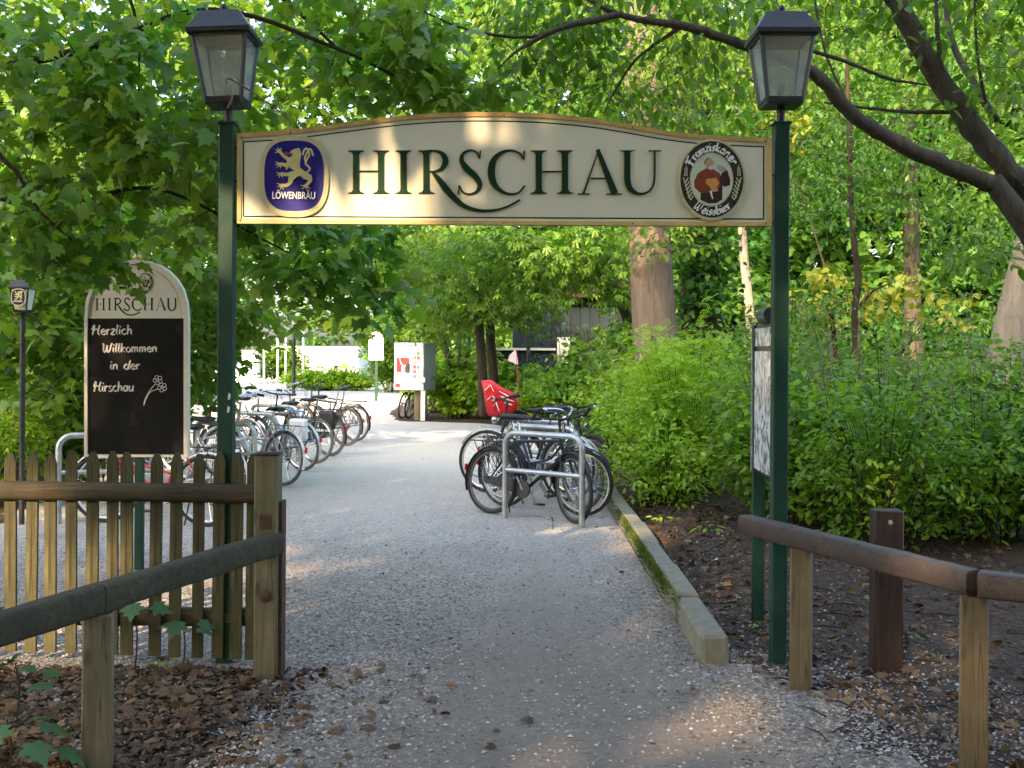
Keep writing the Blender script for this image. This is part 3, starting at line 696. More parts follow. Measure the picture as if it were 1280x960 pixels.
me.polygons.foreach_set('use_smooth', [True]*len(me.polygons)); me.materials.append(M['soil'])
tag(link_mesh('ground', me), kind='structure')

def jag(pts, amp, step, r):
    out = []
    for a, b in zip(pts[:-1], pts[1:]):
        a = np.array(a); b = np.array(b); L = np.linalg.norm(b-a); k = max(1, int(L/step)); n = np.array((-(b-a)[1], (b-a)[0]))/L
        for i in range(k): out.append(tuple(a+(b-a)*i/k+n*r.normal(0, amp)))
    out.append(tuple(pts[-1])); return out
rj = np.random.default_rng(3)
left_edge = jag([(-1.15, 1.0), (-1.15, 4.4), (-1.0, 5.2), (-1.35, 5.95), (-3.2, 6.1), (-4.6, 6.4), (-4.75, 10), (-5.3, 12.5), (-5.6, 18), (-7, 22), (-13, 26), (-30, 30)], .06, .12, rj)
right_edge = jag([(-30, 75), (-4.4, 62), (-3.9, 45), (-3.4, 31), (-2.75, 27.2), (-1.2, 26.7), (-.4, 26.2), (.7, 23), (1.0, 19.5)], .05, .3, rj)+[(1.055, 19), (1.055, 6.12)]
right2 = jag([(1.3, 6.1), (1.55, 5.75), (1.68, 5.2), (1.72, 4.5), (1.8, 3.9), (1.9, 1.0)], .08, .1, rj)
poly = left_edge+right_edge+right2
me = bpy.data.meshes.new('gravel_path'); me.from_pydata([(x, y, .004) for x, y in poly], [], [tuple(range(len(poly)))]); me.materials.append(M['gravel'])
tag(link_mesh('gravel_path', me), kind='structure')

# loose stones on and beside the path
def scatter_stones(n, r, region):
    v = np.array([(1, 0, 0), (.3, .95, 0), (-.8, .6, 0), (-.8, -.6, 0), (.3, -.95, 0), (.1, .05, .7), (0, 0, -.2)], float)
    f = np.array([(0, 1, 5), (1, 2, 5), (2, 3, 5), (3, 4, 5), (4, 0, 5)]); x, y, ok = region(r, n); x, y = x[ok], y[ok]; n = len(x)
    a = r.uniform(0, 2*pi, n); c, s_ = np.cos(a), np.sin(a); ti = r.normal(0, .3, (n, 2))
    Bm = np.zeros((n, 3, 3)); Bm[:, 0, 0] = c; Bm[:, 0, 1] = -s_; Bm[:, 1, 0] = s_; Bm[:, 1, 1] = c*.75; Bm[:, 2, 2] = r.uniform(.6, 1.1, n); Bm[:, 2, 0] = ti[:, 0]; Bm[:, 2, 1] = ti[:, 1]
    S = r.uniform(.0045, .0115, n)*np.where(r.uniform(0, 1, n) > .97, 1.7, 1); P = np.column_stack([x, y, hgt(x, y)+.0045])
    return P, Bm, S, (v, f)
def reg_stones(r, n):
    y = 4.3+np.minimum(np.abs(r.normal(0, 1, n)), 3.2)*2.3; x = r.uniform(-4.4, 2.6, n)
    mid = np.abs(x-.28)+(y-5.6)*.16+r.normal(0, .2, n); ok = np.ones(n, bool)
    ok &= ~((mid < .75) & (r.uniform(0, 1, n) < .85)); ok &= ~((x > 1.03) & (x < 1.22) & (y > 6)); ok &= ~((x > 1.2) & (y > 6.4) & (r.uniform(0, 1, n) < .75))
    ok &= ~((x > 1.75+r.normal(0, .15, n)) & (r.uniform(0, 1, n) < .7)); ok &= ~((x < -1.3) & (y < 5.9) & (r.uniform(0, 1, n) < .55)); return x, y, ok
P, Bm, S, tm = scatter_stones(78000, np.random.default_rng(5), reg_stones)
tag(link_mesh('gravel', leaf_mesh('gravel', tm, P, Bm, S, M['stone'])), 'loose pale gravel stones strewn over the path and its edges', kind='stuff')

# leaf litter
def litter(name, label, n, reg, r, size, mat_):
    x, y = reg(r, n); P = np.column_stack([x, y, hgt(x, y)+r.uniform(.006, .03, n)])
    B = basis(n, r, (-28, 28), None, 50); S = size[0]*.6+(size[1]*1.15-size[0]*.6)*r.uniform(0, 1, n)**1.7
    v, f = T_MAPLE_LO; v = v.copy(); v[:, 2] *= 3.2
    tag(link_mesh(name, leaf_mesh(name, (v, f), P, B, S, mat_)), label, kind='stuff')
def reg_left(r, n):
    y = r.uniform(3.6, 5.95, n); edge = -1.25-.12*(5.9-y)+r.normal(0, .3, n)+np.where(r.uniform(0, 1, n) < .12, r.exponential(.4, n), 0); x = edge-np.abs(r.normal(0, 1.0, n)); return x, y
litter('fallen_leaves', 'brown fallen leaves heaped in front of the picket fence', 6200, reg_left, np.random.default_rng(8), (.026, .07), M['dry_leaf'])
def reg_right(r, n):
    y = 4.0+8*r.uniform(0, 1, n)**1.3; x = 1.3+np.abs(r.normal(0, 1.6, n))+.45*np.clip(5.95-y, 0, 1); return x, y
litter('leaf_litter', 'dark brown leaf litter on the soil under the bushes', 5200, reg_right, np.random.default_rng(9), (.02, .06), M['dry_leaf'])
def reg_path(r, n):
    y = 4.6+17*r.uniform(0, 1, n)**1.5; x = np.where(r.uniform(0, 1, n) < .45, 1.0-np.abs(r.normal(0, .14, n)), r.uniform(-4.0, 1.0, n)); return x, y
litter('path_leaves', 'scattered small dead leaves lying on the gravel and along the kerb', 120, reg_path, np.random.default_rng(10), (.014, .036), M['dry_leaf'])
r = np.random.default_rng(21); mb = MB()
for i in range(260):
    side = r.uniform() < .72
    if side: y = r.uniform(4.4, 9.5); x = 1.35+abs(r.normal(0, 1.5))
    else: y = r.uniform(4.2, 5.9); x = -1.25-abs(r.normal(0, .8))
    a = r.uniform(0, pi); L = r.uniform(.04, .22)*(2.2 if r.uniform() < .06 else 1); z = float(hgt(x, y))+.012
    mb.tube([(x-cos(a)*L/2, y-sin(a)*L/2, z), (x+r.normal(0, .01), y+r.normal(0, .01), z+.008), (x+cos(a)*L/2, y+sin(a)*L/2, z)], [.004, .0045, .002], 4)
tag(mb.build('twig_litter', M['twig'], angle=2), 'broken twigs lying in the leaf litter', kind='stuff')

# kerb: stones one metre long
kerb = bpy.data.objects.new('kerb', None); C.objects.link(kerb); kerb.location = (1.13, 6.1, 0); kerb['kind'] = 'structure'
rk = random.Random(4)
for i in range(13):
    mb = MB(); mb.box((rk.uniform(-.009, .009), .5, .075+rk.uniform(-.012, .012)), (.15, .972, .19), Euler((rk.uniform(-.008, .008), rk.uniform(-.035, .035), rk.uniform(-.01, .01))), .02)
    o = mb.build('kerb_stone', M['concrete'], kerb, angle=.5); o.location = (0, i*1.0, 0)
r = np.random.default_rng(31); n = 3600                      # moss on the stones' side
y = np.concatenate([r.normal(8.3, .75, n//2), r.normal(9.9, 1.3, n-n//2)]); z = np.clip(.185-np.abs(r.normal(0, .075, n)), .01, .185); x = 1.052-r.uniform(0, .006, n)
P = np.column_stack([x, y, z]); B = basis(n, r, (20, 80), r.normal(pi, .5, n), 30)
ok = (y > 6.9) & (y < 13.5); tag(link_mesh('moss', leaf_mesh('moss', T_DIAMOND, P[ok], B[ok], r.uniform(.012, .03, n)[ok], M['moss'])), 'bright green moss on the side of the kerb', kind='stuff')

# ================================================================== GATE: two lamp posts and the sign board
def lantern(parent, z0, sz=1.0, emblem=False, body_mat=None):
    """four-sided tapering street lantern, z0 = underside of its neck"""
    L = thing('lantern', None, None); L.parent = parent; L.location = (0, 0, z0); k = sz
    dm = body_mat or M['lantern_metal']
    mb = MB(); mb.lathe([(.022*k, -.05*k), (.022*k, 0), (.026*k, .02*k), (.022*k, .03*k), (.022*k, .062*k)], 12); mb.build('neck', dm, L)
    b, t_, h0, h1 = .097*k, .146*k, .062*k, .425*k
    mb = MB(); mb.box((0, 0, h0), (2*b+.016*k, 2*b+.016*k, .022*k), None, .003)
    for sx in (-1, 1):
        for sy in (-1, 1):
            mb.tube([(sx*b, sy*b, h0), (sx*t_, sy*t_, h1)], .0125*k, 4)
    for s_ in (-1, 1):
        mb.box((0, s_*t_, h1), (2*t_+.02, .024*k, .022*k)); mb.box((s_*t_, 0, h1-.001), (.024*k, 2*t_-.02, .022*k))
        mb.box((0, s_*(b+.004), h0+.016*k), (2*b, .014*k, .02*k)); mb.box((s_*(b+.004), 0, h0+.0155*k), (.014*k, 2*b, .02*k))
    mb.build('frame', dm, L, angle=.4)
    for a in range(4):
        mb = MB(); bb, tt = b-.004*k, t_-.004*k
        q = [(-bb, -b-.001, h0+.014*k), (bb, -b-.001, h0+.014*k), (tt, -t_+.001, h1-.01*k), (-tt, -t_+.001, h1-.01*k)]
        R = Matrix.Rotation(a*pi/2, 3, 'Z'); inn = [(x*.99, y+.004, z) for x, y, z in q]
        mb.add([R @ Vector(p) for p in q+inn], [(0, 1, 2, 3), (7, 6, 5, 4), (0, 4, 5, 1), (1, 5, 6, 2), (2, 6, 7, 3), (3, 7, 4, 0)]); mb.build('glass_pane', M['glass'], L, smooth=False)
    e, r0 = .174*k, .112*k
    mb = MB(); prof = [(e, h1+.004*k), (e, h1+.03*k), (e*.93, h1+.045*k), (r0, h1+.128*k), (r0*.93, h1+.138*k), (.03*k, h1+.145*k)]
    vs = []; fs = []
    for rr, z in prof: vs += [(rr, rr, z), (-rr, rr, z), (-rr, -rr, z), (rr, -rr, z)]
    for i in range(len(prof)-1):
        for j in range(4): fs.append((i*4+j, i*4+(j+1) % 4, i*4+4+(j+1) % 4, i*4+4+j))
    fs += [(3, 2, 1, 0), tuple(len(prof)*4-4+j for j in range(4))]; mb.add(vs, fs); mb.build('roof', dm, L, angle=.3)
    mb = MB(); z = h1+.143*k; mb.lathe([(.034*k, z), (.034*k, z+.015*k), (.02*k, z+.026*k), (.022*k, z+.04*k), (.014*k, z+.054*k), (.002, z+.064*k)], 12); mb.build('finial', dm, L)
    mb = MB(); mb.lathe([(.05*k, h0+.012*k), (.045*k, h0+.03*k), (.022*k, h0+.04*k), (.022*k, h0+.115*k)], 12); mb.build('bulb_holder', M['bulb'], L)
    mb = MB(); mb.lathe([(.012*k, h0+.115*k), (.02*k, h0+.14*k), (.026*k, h0+.165*k), (.02*k, h0+.19*k), (.004*k, h0+.2*k)], 12); mb.build('bulb', M['glass'], L)
    return L
def sq_post(parent, h, w, m, name='post', cap=True):
    mb = MB(); mb.box((0, 0, h/2-.05), (w, w, h+.1), None, .006); return mb.build(name, m, parent, angle=.4)

GY0 = 6.1
for side, (px, pyb, ptop, lab) in enumerate(((283, 828, 155, 'dark green square lamp post left of the arched sign, scuffed paint, lantern on top'), (972, 828, 155, 'dark green square lamp post right of the arched sign, beside the brown rail'))):
    Y = CAMZ*FPX/(pyb-440-ROLL*(px-640)); b = V(px-2+(2 if side else 0), pyb, Y); top = V(px, ptop+1, Y)
    t = thing('lamp_post', lab, 'lamp post', (b.x, Y, 0), 0, 'lamp posts carrying the sign')
    sq_post(t, top.z, .083, M['green_paint'])
    mb = MB(); mb.box((0, 0, top.z+.004), (.098, .098, .016), None, .003); mb.build('cap', M['green_paint'], t)
    ln_ = lantern(t, top.z+.05, .97); ln_.rotation_euler = (0, radians(-2.6) if not side else 0, 0)
    for z in ((2.68, 2.42) if side else (2.80, 2.62, 2.40)):
        mb = MB(); mb.box(((-1 if side else 1)*.056, .0, z), (.05, .02, .012)); mb.build('sign_bracket', M['lantern_metal'], t)
    if not side:                                              # flaked paint patches
        for (z, x) in ((1.43, .018), (1.36, .014)):
            mb = MB(); mb.add([(x, -.0425, z), (x+.013, -.0425, z+.006), (x+.016, -.0425, z+.03), (x+.006, -.0425, z+.042), (x+.001, -.0425, z+.022)], [(0, 1, 2, 3, 4)]); mb.build('paint_chip', M['frame_white'], t, smooth=False)

# --- sign board
SC = V(630.5, 226, 6.1); K = 6.1/FPX
def spx(p):                                                  # photo pixel on the sign -> board coordinates
    q = V(p[0], p[1], 6.1); return (q.x-SC.x, q.z-SC.z)
sign = thing('sign_board', 'long cream sign board with arched top and green lettering hung between the lamp posts', 'sign', (SC.x, 6.08, SC.z))
topc = [(298, 168), (345, 165), (386, 161), (427, 155.5), (468, 150), (509, 145.5), (550, 142.6), (591, 141.4), (630, 141.6), (672, 143), (712, 146), (750, 150.5), (786, 156.5), (821, 163), (850, 167), (876, 170), (918, 172), (963, 173.5)]
outer = topc+[(963, 283.5), (298, 280)]
def inset(top, d, xl, xr, yb0, yb1): return [(min(max(p[0], xl), xr), p[1]+d) for p in top if xl-12 <= p[0] <= xr+12]+[(xr, yb1), (xl, yb0)]
mb = MB(); mb.prism([spx(p) for p in outer], 0, .03); mb.build('board', M['cream'], sign, smooth=False)
inner = inset(topc, 5.4, 302.8, 958.2, 275.2, 278.2)
mb = MB(); o_ = [spx(p) for p in outer]; i_ = [spx(p) for p in inner]; n = len(o_)
vs = [(p[0], -.012, p[1]) for p in o_]+[(p[0]*.9995, -.009, p[1]) for p in i_]+[(p[0], .036, p[1]) for p in o_]+[(p[0], -.0005, p[1]) for p in i_]
fs = []
for j in range(n):
    k = (j+1) % n; fs += [(j, k, n+k, n+j), (j, 2*n+j, 2*n+k, k), (n+j, n+k, 3*n+k, 3*n+j)]
mb.add(vs, fs); mb.build('gold_frame', M['gold_frame'], sign, smooth=False)
art = Art(lambda p: p); line = inset(topc, 10, 305.5, 953.5, 271, 274.4); line[0] = (305.5, 177.5)
cl = line+[line[0]]
art.step = .0003
lw = 1.7
P1 = np.array(line[:-2]); art._put('line', [spx(p) for p in P1]+[spx((p[0], p[1]+lw)) for p in P1], [(i, i+1, len(P1)+i+1, len(P1)+i) for i in range(len(P1)-1)])
art.strip('line', [spx(line[-3]), spx(line[-2])], lw*K); art.strip('line', [spx(line[-2]), spx(line[-1])], lw*K); art.strip('line', [spx(line[-1]), spx(line[0])], lw*K)
art.flush('line', 'border_line', M['letter_green'], sign)
art = Art(lambda p: p); art.step = .0002; hirschau(art, 'g', lambda p: spx((p[0]-.8, p[1]+.6))); art.flush('g', 'letter_gilding', M['letter_gold'], sign, -.0008)
art = Art(lambda p: p); art.step = .0002; hirschau(art, 'g', spx); art.flush('g', 'lettering', M['letter_green'], sign, -.006)
def font_text(name, text, mat_, parent, size, loc, sx=1.0, bold=.0, spacing=1.0):
    cu = bpy.data.curves.new(name, 'FONT'); cu.body = text; cu.size = size; cu.align_x = 'CENTER'; cu.offset = bold; cu.space_character = spacing; cu.resolution_u = 3
    tmp = bpy.data.objects.new(name, cu); C.objects.link(tmp); dg = bpy.context.evaluated_depsgraph_get()
    me = bpy.data.meshes.new_from_object(tmp.evaluated_get(dg)); bpy.data.objects.remove(tmp); me.name = name; me.materials.clear(); me.materials.append(mat_)
    me.transform(Matrix(((sx, 0, 0, 0), (0, 0, -1, 0), (0, 1, 0, 0), (0, 0, 0, 1)))); o = link_mesh(name, me, parent); o.location = loc; return o
def badge_parts(parent, px, y, which, thick=.012):
    """an emblem plate with its print as sub-parts; px -> coordinates of the parent"""
    art = Art(lambda p: p); art.step = .0002
    if which == 'lion':
        q, u = lion_badge(art, px); plate = 'badge'
        names = {'blue': ('blue_field', 'blue'), 'lion': ('lion', 'lion_gold'), 'tongue': ('tongue', 'red')}
    else:
        monk_badge(art, px); names = {'black': ('black_ring', 'black'), 'cream': ('cream_rim', 'badge_gold'), 'pale': ('pale_field', 'pale_green'), 'robe_dark': ('dark_robe', 'robe_dark'), 'robe_red': ('red_robe', 'robe_red'),
            'bread': ('ochre_sleeve', 'bread'), 'skin': ('skin', 'skin'), 'beard': ('beard', 'beard'), 'mug': ('mug', 'mug_grey'), 'white': ('rosary', 'white_print'), 'F': ('lettering', 'white_print'), 'W': ('lettering', 'white_print'), 'wheat': ('wheat_ears', 'wheat')}; plate = 'badge'
    vs = [v for v in art.mb['badge'].v]; art.mb.pop('badge'); mb = MB(); mb.prism([(v[0], v[2]) for v in vs], -thick, 0)
    pl = mb.build('lion_badge' if which == 'lion' else 'monk_badge', M['badge_gold'], parent, smooth=False); pl.location.y = y
    for k, (nm, mt) in names.items(): art.flush(k, nm, M[mt], pl, -thick)
    if which == 'lion':
        c = q(363, 632); h = abs(q(0, 668)[1]-q(0, 600)[1])
        font_text('lettering', 'LÖWENBRÄU', M['white_print'], pl, h*1.34, (c[0], -thick-.012, c[1]-h*.46), .70, h*.028, 1.02)
    return pl
badge_parts(sign, spx, -.003, 'lion'); badge_parts(sign, spx, -.003, 'monk')
for p in ((302, 173), (467, 154), (630, 145), (790, 160.5), (956, 177), (302, 276.5), (630, 279), (790, 280), (956, 280)):
    mb = MB(); c = spx(p); mb.lathe([(.0045, 0), (.004, -.003), (.0005, -.0035)], 8, (c[0], -.0105, c[1]), 'y'); mb.build('screw', M['rust'], sign)

# dead twig caught on the left lantern
p = [(284, 136), (290, 122), (286, 112), (281, 103), (285, 98), (296, 103), (322, 120), (348, 138), (362, 152), (363, 168)]
pts = [V(a, b, 5.78+.02*i) for i, (a, b) in enumerate(p)]; mb = MB(); o0 = pts[0]; mb.tube(cr([q-o0 for q in pts], 5), np.linspace(.006, .004, 46), 6)
tw = mb.build('bent_twig', barkmat('pale_twig', (.12, .09, .05), (.2, .15, .09), (.3, .24, .15), 2), None, angle=2, loc=o0); tag(tw, 'bent pale dead twig hooked between left lantern and sign', 'twig')

# ================================================================== CHALKBOARD SIGN
BY = 8.6; b0 = V(172, 570, BY); K2 = BY/FPX
cb = thing('menu_board', 'arched white framed chalkboard with handwritten greeting on a green post behind the fence', 'chalkboard', (b0.x, BY, 0))
cb.rotation_euler = (0, 0, radians(-3))
def bpx(p): q = V(p[0], p[1], BY); return (q.x-b0.x, q.z)
mb = MB(); mb.box((0, .045, .85), (.06, .06, 1.76), None, .004); mb.build('post', M['green_paint'], cb)
def arch(x0, x1, yb, ysp, ytop, n=14): return [(x0, yb)]+[((x0+x1)/2-(x1-x0)/2*cos(pi*i/n), ysp-(ysp-ytop)*sin(pi*i/n)**.85) for i in range(n+1)]+[(x1, yb)]
o_ = [bpx(p) for p in arch(105, 237, 571, 398, 325)]; i_ = [bpx(p) for p in arch(109, 231.5, 568, 399, 330)]
mb = MB(); mb.prism(i_, -.0, .03); mb.build('panel', M['frame_white'], cb, smooth=False)
n = len(o_); mb = MB(); mb.add([(p[0], -.018, p[1]) for p in o_]+[(p[0], -.018, p[1]) for p in i_]+[(p[0], .035, p[1]) for p in o_]+[(p[0], .0, p[1]) for p in i_],
    sum([[(j, (j+1) % n, n+(j+1) % n, n+j), (j, 2*n+j, 2*n+(j+1) % n, (j+1) % n), (n+j, n+(j+1) % n, 3*n+(j+1) % n, 3*n+j)] for j in range(n)], [])); mb.build('frame', M['frame_white'], cb, smooth=False)
art = Art(bpx)
gold = [p for p in arch(112.5, 228, 400, 400, 333.5)][1:-1]; art.strip('rim', gold, [.9]*len(gold)); art.flush('rim', 'gilt_line', M['letter_gold'], cb)
mb = MB(); q = [bpx(p) for p in ((108, 398), (231.5, 398), (231.5, 568), (108, 568))]; mb.prism(q, -.004, 0); mb.build('chalk_panel', M['chalkboard'], cb, smooth=False)
art = Art(lambda p: p); art.step = .0001
f_ = lambda p: bpx((117+(p[0]-434)*(222.5-117)/392, 388-(243.5-p[1])*.28)); hirschau(art, 'g', f_); art.flush('g', 'lettering', M['letter_green'], cb)
def small(cx, cy, w_, src): return lambda p: bpx((cx+(p[0]-src[0])*w_, cy+(p[1]-src[1])*w_))
pl = badge_parts(cb, small(154.7, 351.5, .235, (369, 222)), -.001, 'lion', .004)
for ch in pl.children:
    if ch.name.startswith('blue_field'): ch.data.materials[0] = M['black']
pl = badge_parts(cb, small(182.5, 352.3, .235, (889, 225)), -.001, 'monk', .004)
art = Art(bpx); art.step = .00012
for txt, x0, x1, ybase, xh in (('Herzlich', 113.5, 166, 418.5, 8.6), ('Willkommen', 127, 198, 440.5, 8.0), ('in der', 137, 176, 462, 8.2), ('Hirschau', 116, 168.5, 489.5, 8.8)):
    n = textlen(txt); sx = (x1-x0)/n; sl = .12
    write(art, 'c', txt, lambda p, x0=x0, sx=sx, yb=ybase, xh=xh, sl=sl: (x0+p[0]*sx+p[1]*sl*xh*.5, yb-p[1]*xh*.80-(p[0]*sx)*.01), 1.6, radians(35), .55, 4)
    art.flush('c', 'chalk_word', M['chalk'], cb, -.0045)
for cx, cy in ((198.5, 475), (204, 484)):                     # two drawn flowers
    for k in range(5):
        a = 2*pi*k/5+.5; art.ring('c', (cx+3.6*cos(a), cy+3.6*sin(a)), 2.7, 2.7, 2.0, 2.0, n=14)
    art.ring('c', (cx, cy), 1.6, 1.6, 1.0, 1.0, n=12)
art.strip('c', [(195, 480), (187, 490), (182, 500), (180.5, 507)], [.8, .9, 1, .8], 4); art.strip('c', [(199, 486), (189, 490), (184, 498), (181, 506)], [.8, .8, .9, .8], 4)
art.flush('c', 'chalk_flower', M['chalk'], cb, -.0045)
mb = MB(); c = bpx((171, 322)); mb.lathe([(.012, c[1]-.04), (.02, c[1]-.022), (.036, c[1]), (.024, c[1]+.022), (.004, c[1]+.03)], 12, (c[0], .012, 0)); mb.build('finial', M['gold_frame'], cb)

# ================================================================== FENCE, RAILS, POSTS
FY = 6.0
f0 = V(160, 830, FY); fence = thing('picket_fence', 'weathered wooden picket fence with pointed slats and two half-round rails at left', 'fence', (f0.x, FY, 0))
rf = random.Random(2)
for i, px in enumerate((-42, -16, 9, 34, 59, 85, 111, 137.5, 155, 190, 215, 244, 269, 292, 311)):
    ti, bi = V(px, 565+rf.uniform(-2, 2.5), FY), V(px, 816+px*.035, FY); w_ = (14.2+rf.uniform(-.8, .8))*FY/FPX
    mb = MB(); h0, h1 = bi.z, ti.z; tip = .055
    mb.prism([(-w_/2, h0), (w_/2, h0), (w_/2, h1-tip), (w_*.18, h1-.004), (-w_*.18, h1-.004), (-w_/2, h1-tip)], .0, .02)
    o = mb.build('picket', M['picket'], fence, smooth=False); o.location = (bi.x-f0.x, .03+rf.uniform(0, .003), 0); o.rotation_euler = (0, rf.uniform(-.008, .008), 0)
def half_log(a, b, rh, rv, name, mat_, parent, org, sq=.8, seed=1):
    """half-round timber from a to b; round side towards the viewer"""
    r_ = random.Random(seed); a, b = Vector(a), Vector(b); d = (b-a); L = d.length; n = 10; seg = max(8, int(L*8)); vs = []; fs = []
    side = Vector((d.y, -d.x, 0)).normalized(); up = side.cross(d.normalized()).normalized(); up = up if up.z > 0 else -up
    if side.y > 0: side = -side
    for i in range(seg+1):
        c = a+d*i/seg; k = 1+r_.uniform(-.03, .03)
        for j in range(n+1):
            t = -pi/2+pi*j/n; ct, st_ = max(cos(t), 0), sin(t); vs.append(c+side*(rh*ct**sq*k)+up*(rv*abs(st_)**sq*(1 if st_ > 0 else -1)*k)-org)
    m = n+1
    for i in range(seg):
        for j in range(n): fs.append((i*m+j, (i+1)*m+j, (i+1)*m+j+1, i*m+j+1))
        fs.append((i*m+n, (i+1)*m+n, (i+1)*m, i*m))
    fs += [tuple(range(m-1, -1, -1)), tuple(seg*m+j for j in range(m))]
    mb = MB(); mb.add(vs, fs); o = mb.build(name, mat_, parent, angle=.9); return o
ZA = V(0, 613, FY).z; ZB = V(318, 618, FY).z
half_log((V(-80, 612, FY).x, FY+.028, ZA), (V(320, 618, FY).x, FY+.028, ZB), .045, .052, 'upper_rail', M['rail_log'], fence, f0*1.0-Vector((0, 0, f0.z)))
half_log((V(-80, 776, FY).x, FY+.10, V(0, 776, FY).z), (V(320, 776, FY).x, FY+.10, V(300, 776, FY).z), .045, .05, 'lower_rail', M['rail_log'], fence, f0*1.0-Vector((0, 0, f0.z)), seed=3)
# heavy gate post at the end of the fence
g0 = gnd(334, 848); gp = thing('fence_post', 'thick cracked wooden post ending the picket fence, bolt heads and steel strip', 'post', g0)
zt = V(333, 568, g0.y).z; mb = MB(); mb.box((0, 0, zt/2-.04), (.122, .12, zt+.08), None, .008); mb.build('timber', M['post_wood'], gp)
mb = MB(); mb.box((.071, .02, .45), (.016, .10, .94)); mb.build('steel_strip', M['rust'], gp)
for z, rr in ((V(333, 742, g0.y).z, .03), ):
    mb = MB(); mb.lathe([(rr, 0), (rr, -.008), (rr*.6, -.012), (.002, -.013)], 16, (0, -.061, z), 'y'); mb.build('bolt_head', M['rust'], gp)
mb = MB(); mb.box((0, -.063, V(333, 650, g0.y).z), (.062, .008, .075), None, .003); mb.build('iron_plate', M['rust'], gp)
mb = MB(); mb.box((0, 0, zt+.004), (.128, .126, .016), None, .006); mb.build('rotten_top', M['brown_post'], gp)

def knee_rail(name, label, cat, pts, zc, posts, rail_mat, post_mat, th=.105, dp=.07, group=None):
    org = Vector((posts[0][0], posts[0][1], 0)); t = thing(name, label, cat, org, 0, group)
    for (a, b) in zip(pts[:-1], pts[1:]):
        A = Vector((*a, zc)); B = Vector((*b, zc)); d = (B-A).normalized(); A2 = A+d*.003; B2 = B-d*.003
        half_log(A2, B2, dp, th/2, 'rail', rail_mat, t, org, .36, int(A.x*100) % 97)
        side = Vector((-d.y, d.x, 0)); 
    for (x, y, w_, rot, m) in posts:
        mb = MB(); mb.box((0, 0, (zc-th/2)/2-.1), (w_, w_*.9, zc-th/2+.2-.004), None, .008); o = mb.build('post', m, t); o.location = (x-org.x, y-org.y, 0); o.rotation_euler = (0, 0, rot)
    return t
knee_rail('knee_rail', 'brown painted half-round knee rail on tan posts at right foreground', 'rail', [(1.29, 6.085), (1.905, 4.545), (3.4, 3.55)], .775, [(1.475, 5.68, .105, -.35, M['post_tan']), (1.905, 4.60, .112, -.4, M['post_tan']), (3.2, 3.68, .11, -.5, M['post_tan'])], M['brown_rail'], None, .108)
knee_rail('grey_rail', 'grey-green painted half-round rail on a wooden post at left foreground', 'rail', [(-1.235, 5.80), (-1.673, 4.47), (-2.1, 3.17)], .705, [(-1.655, 4.50, .118, .3, M['post_wood']), (-2.08, 3.2, .12, .3, M['post_wood'])], M['grey_rail'], None, .12)
q = gnd(1107, 835); bp = thing('bollard', 'brown painted square timber bollard behind the knee rail', 'bollard', q)
zt = V(1107, 637, q.y).z; mb = MB(); mb.box((0, 0, zt/2-.05), (.155, .12, zt+.1), None, .006); o = mb.build('timber', M['brown_post'], bp); bp.rotation_euler = (0, 0, radians(-5))
mb = MB(); mb.lathe([(.013, 0), (.013, -.004), (.004, -.006)], 10, (.005, -.0605, zt-.06), 'y'); mb.build('bolt_head', M['steel'], bp)

# ================================================================== NOTICE BOARD (edge towards the camera)
nb_a = V(942, 600, 7.05); nb_b = V(967, 600, 6.42)
A = Vector((nb_a.x, nb_a.y, 0)); B_ = Vector((nb_b.x+.005, nb_b.y, 0)); mid = (A+B_)/2; d = (B_-A); wid = d.length; ang = atan2(d.y, d.x)
nb = thing('notice_board', 'narrow green-post notice board with glazed poster seen edge-on behind the right lamp post', 'notice board', mid, ang)
zt, zb = V(950, 405, 6.75).z, V(950, 594, 6.75).z
for s_ in (-1, 1):
    mb = MB(); mb.box((s_*wid/2, .03, zt/2-.03), (.05, .075, zt+.06), None, .004); mb.build('post', M['green_paint'], nb)
    mb = MB(); mb.box((s_*wid/2, -.012, (zt+zb)/2), (.02, .012, zt-zb+.02)); mb.build('edge_strip', M['steel'], nb)
mb = MB(); mb.box((0, .02, (zt+zb)/2), (wid-.05, .03, zt-zb), None, .003); mb.build('back_panel', M['lantern_metal'], nb)
mb = MB(); mb.box((0, -.002, zb+(zt-zb)*.42), (wid-.09, .008, (zt-zb)*.80)); mb.build('poster', M['poster'], nb)
mb = MB(); mb.box((0, -.002, zt-(zt-zb)*.085), (wid-.09, .008, (zt-zb)*.12)); mb.build('header_panel', M['poster'], nb)
mb = MB(); mb.tube([(-.13, .02, zt+.05), (.12, .02, zt+.05)], .05, 12); mb.box((-.0, .02, zt+.01), (.03, .03, .06)); mb.build('spotlight', M['lantern_metal'], nb)

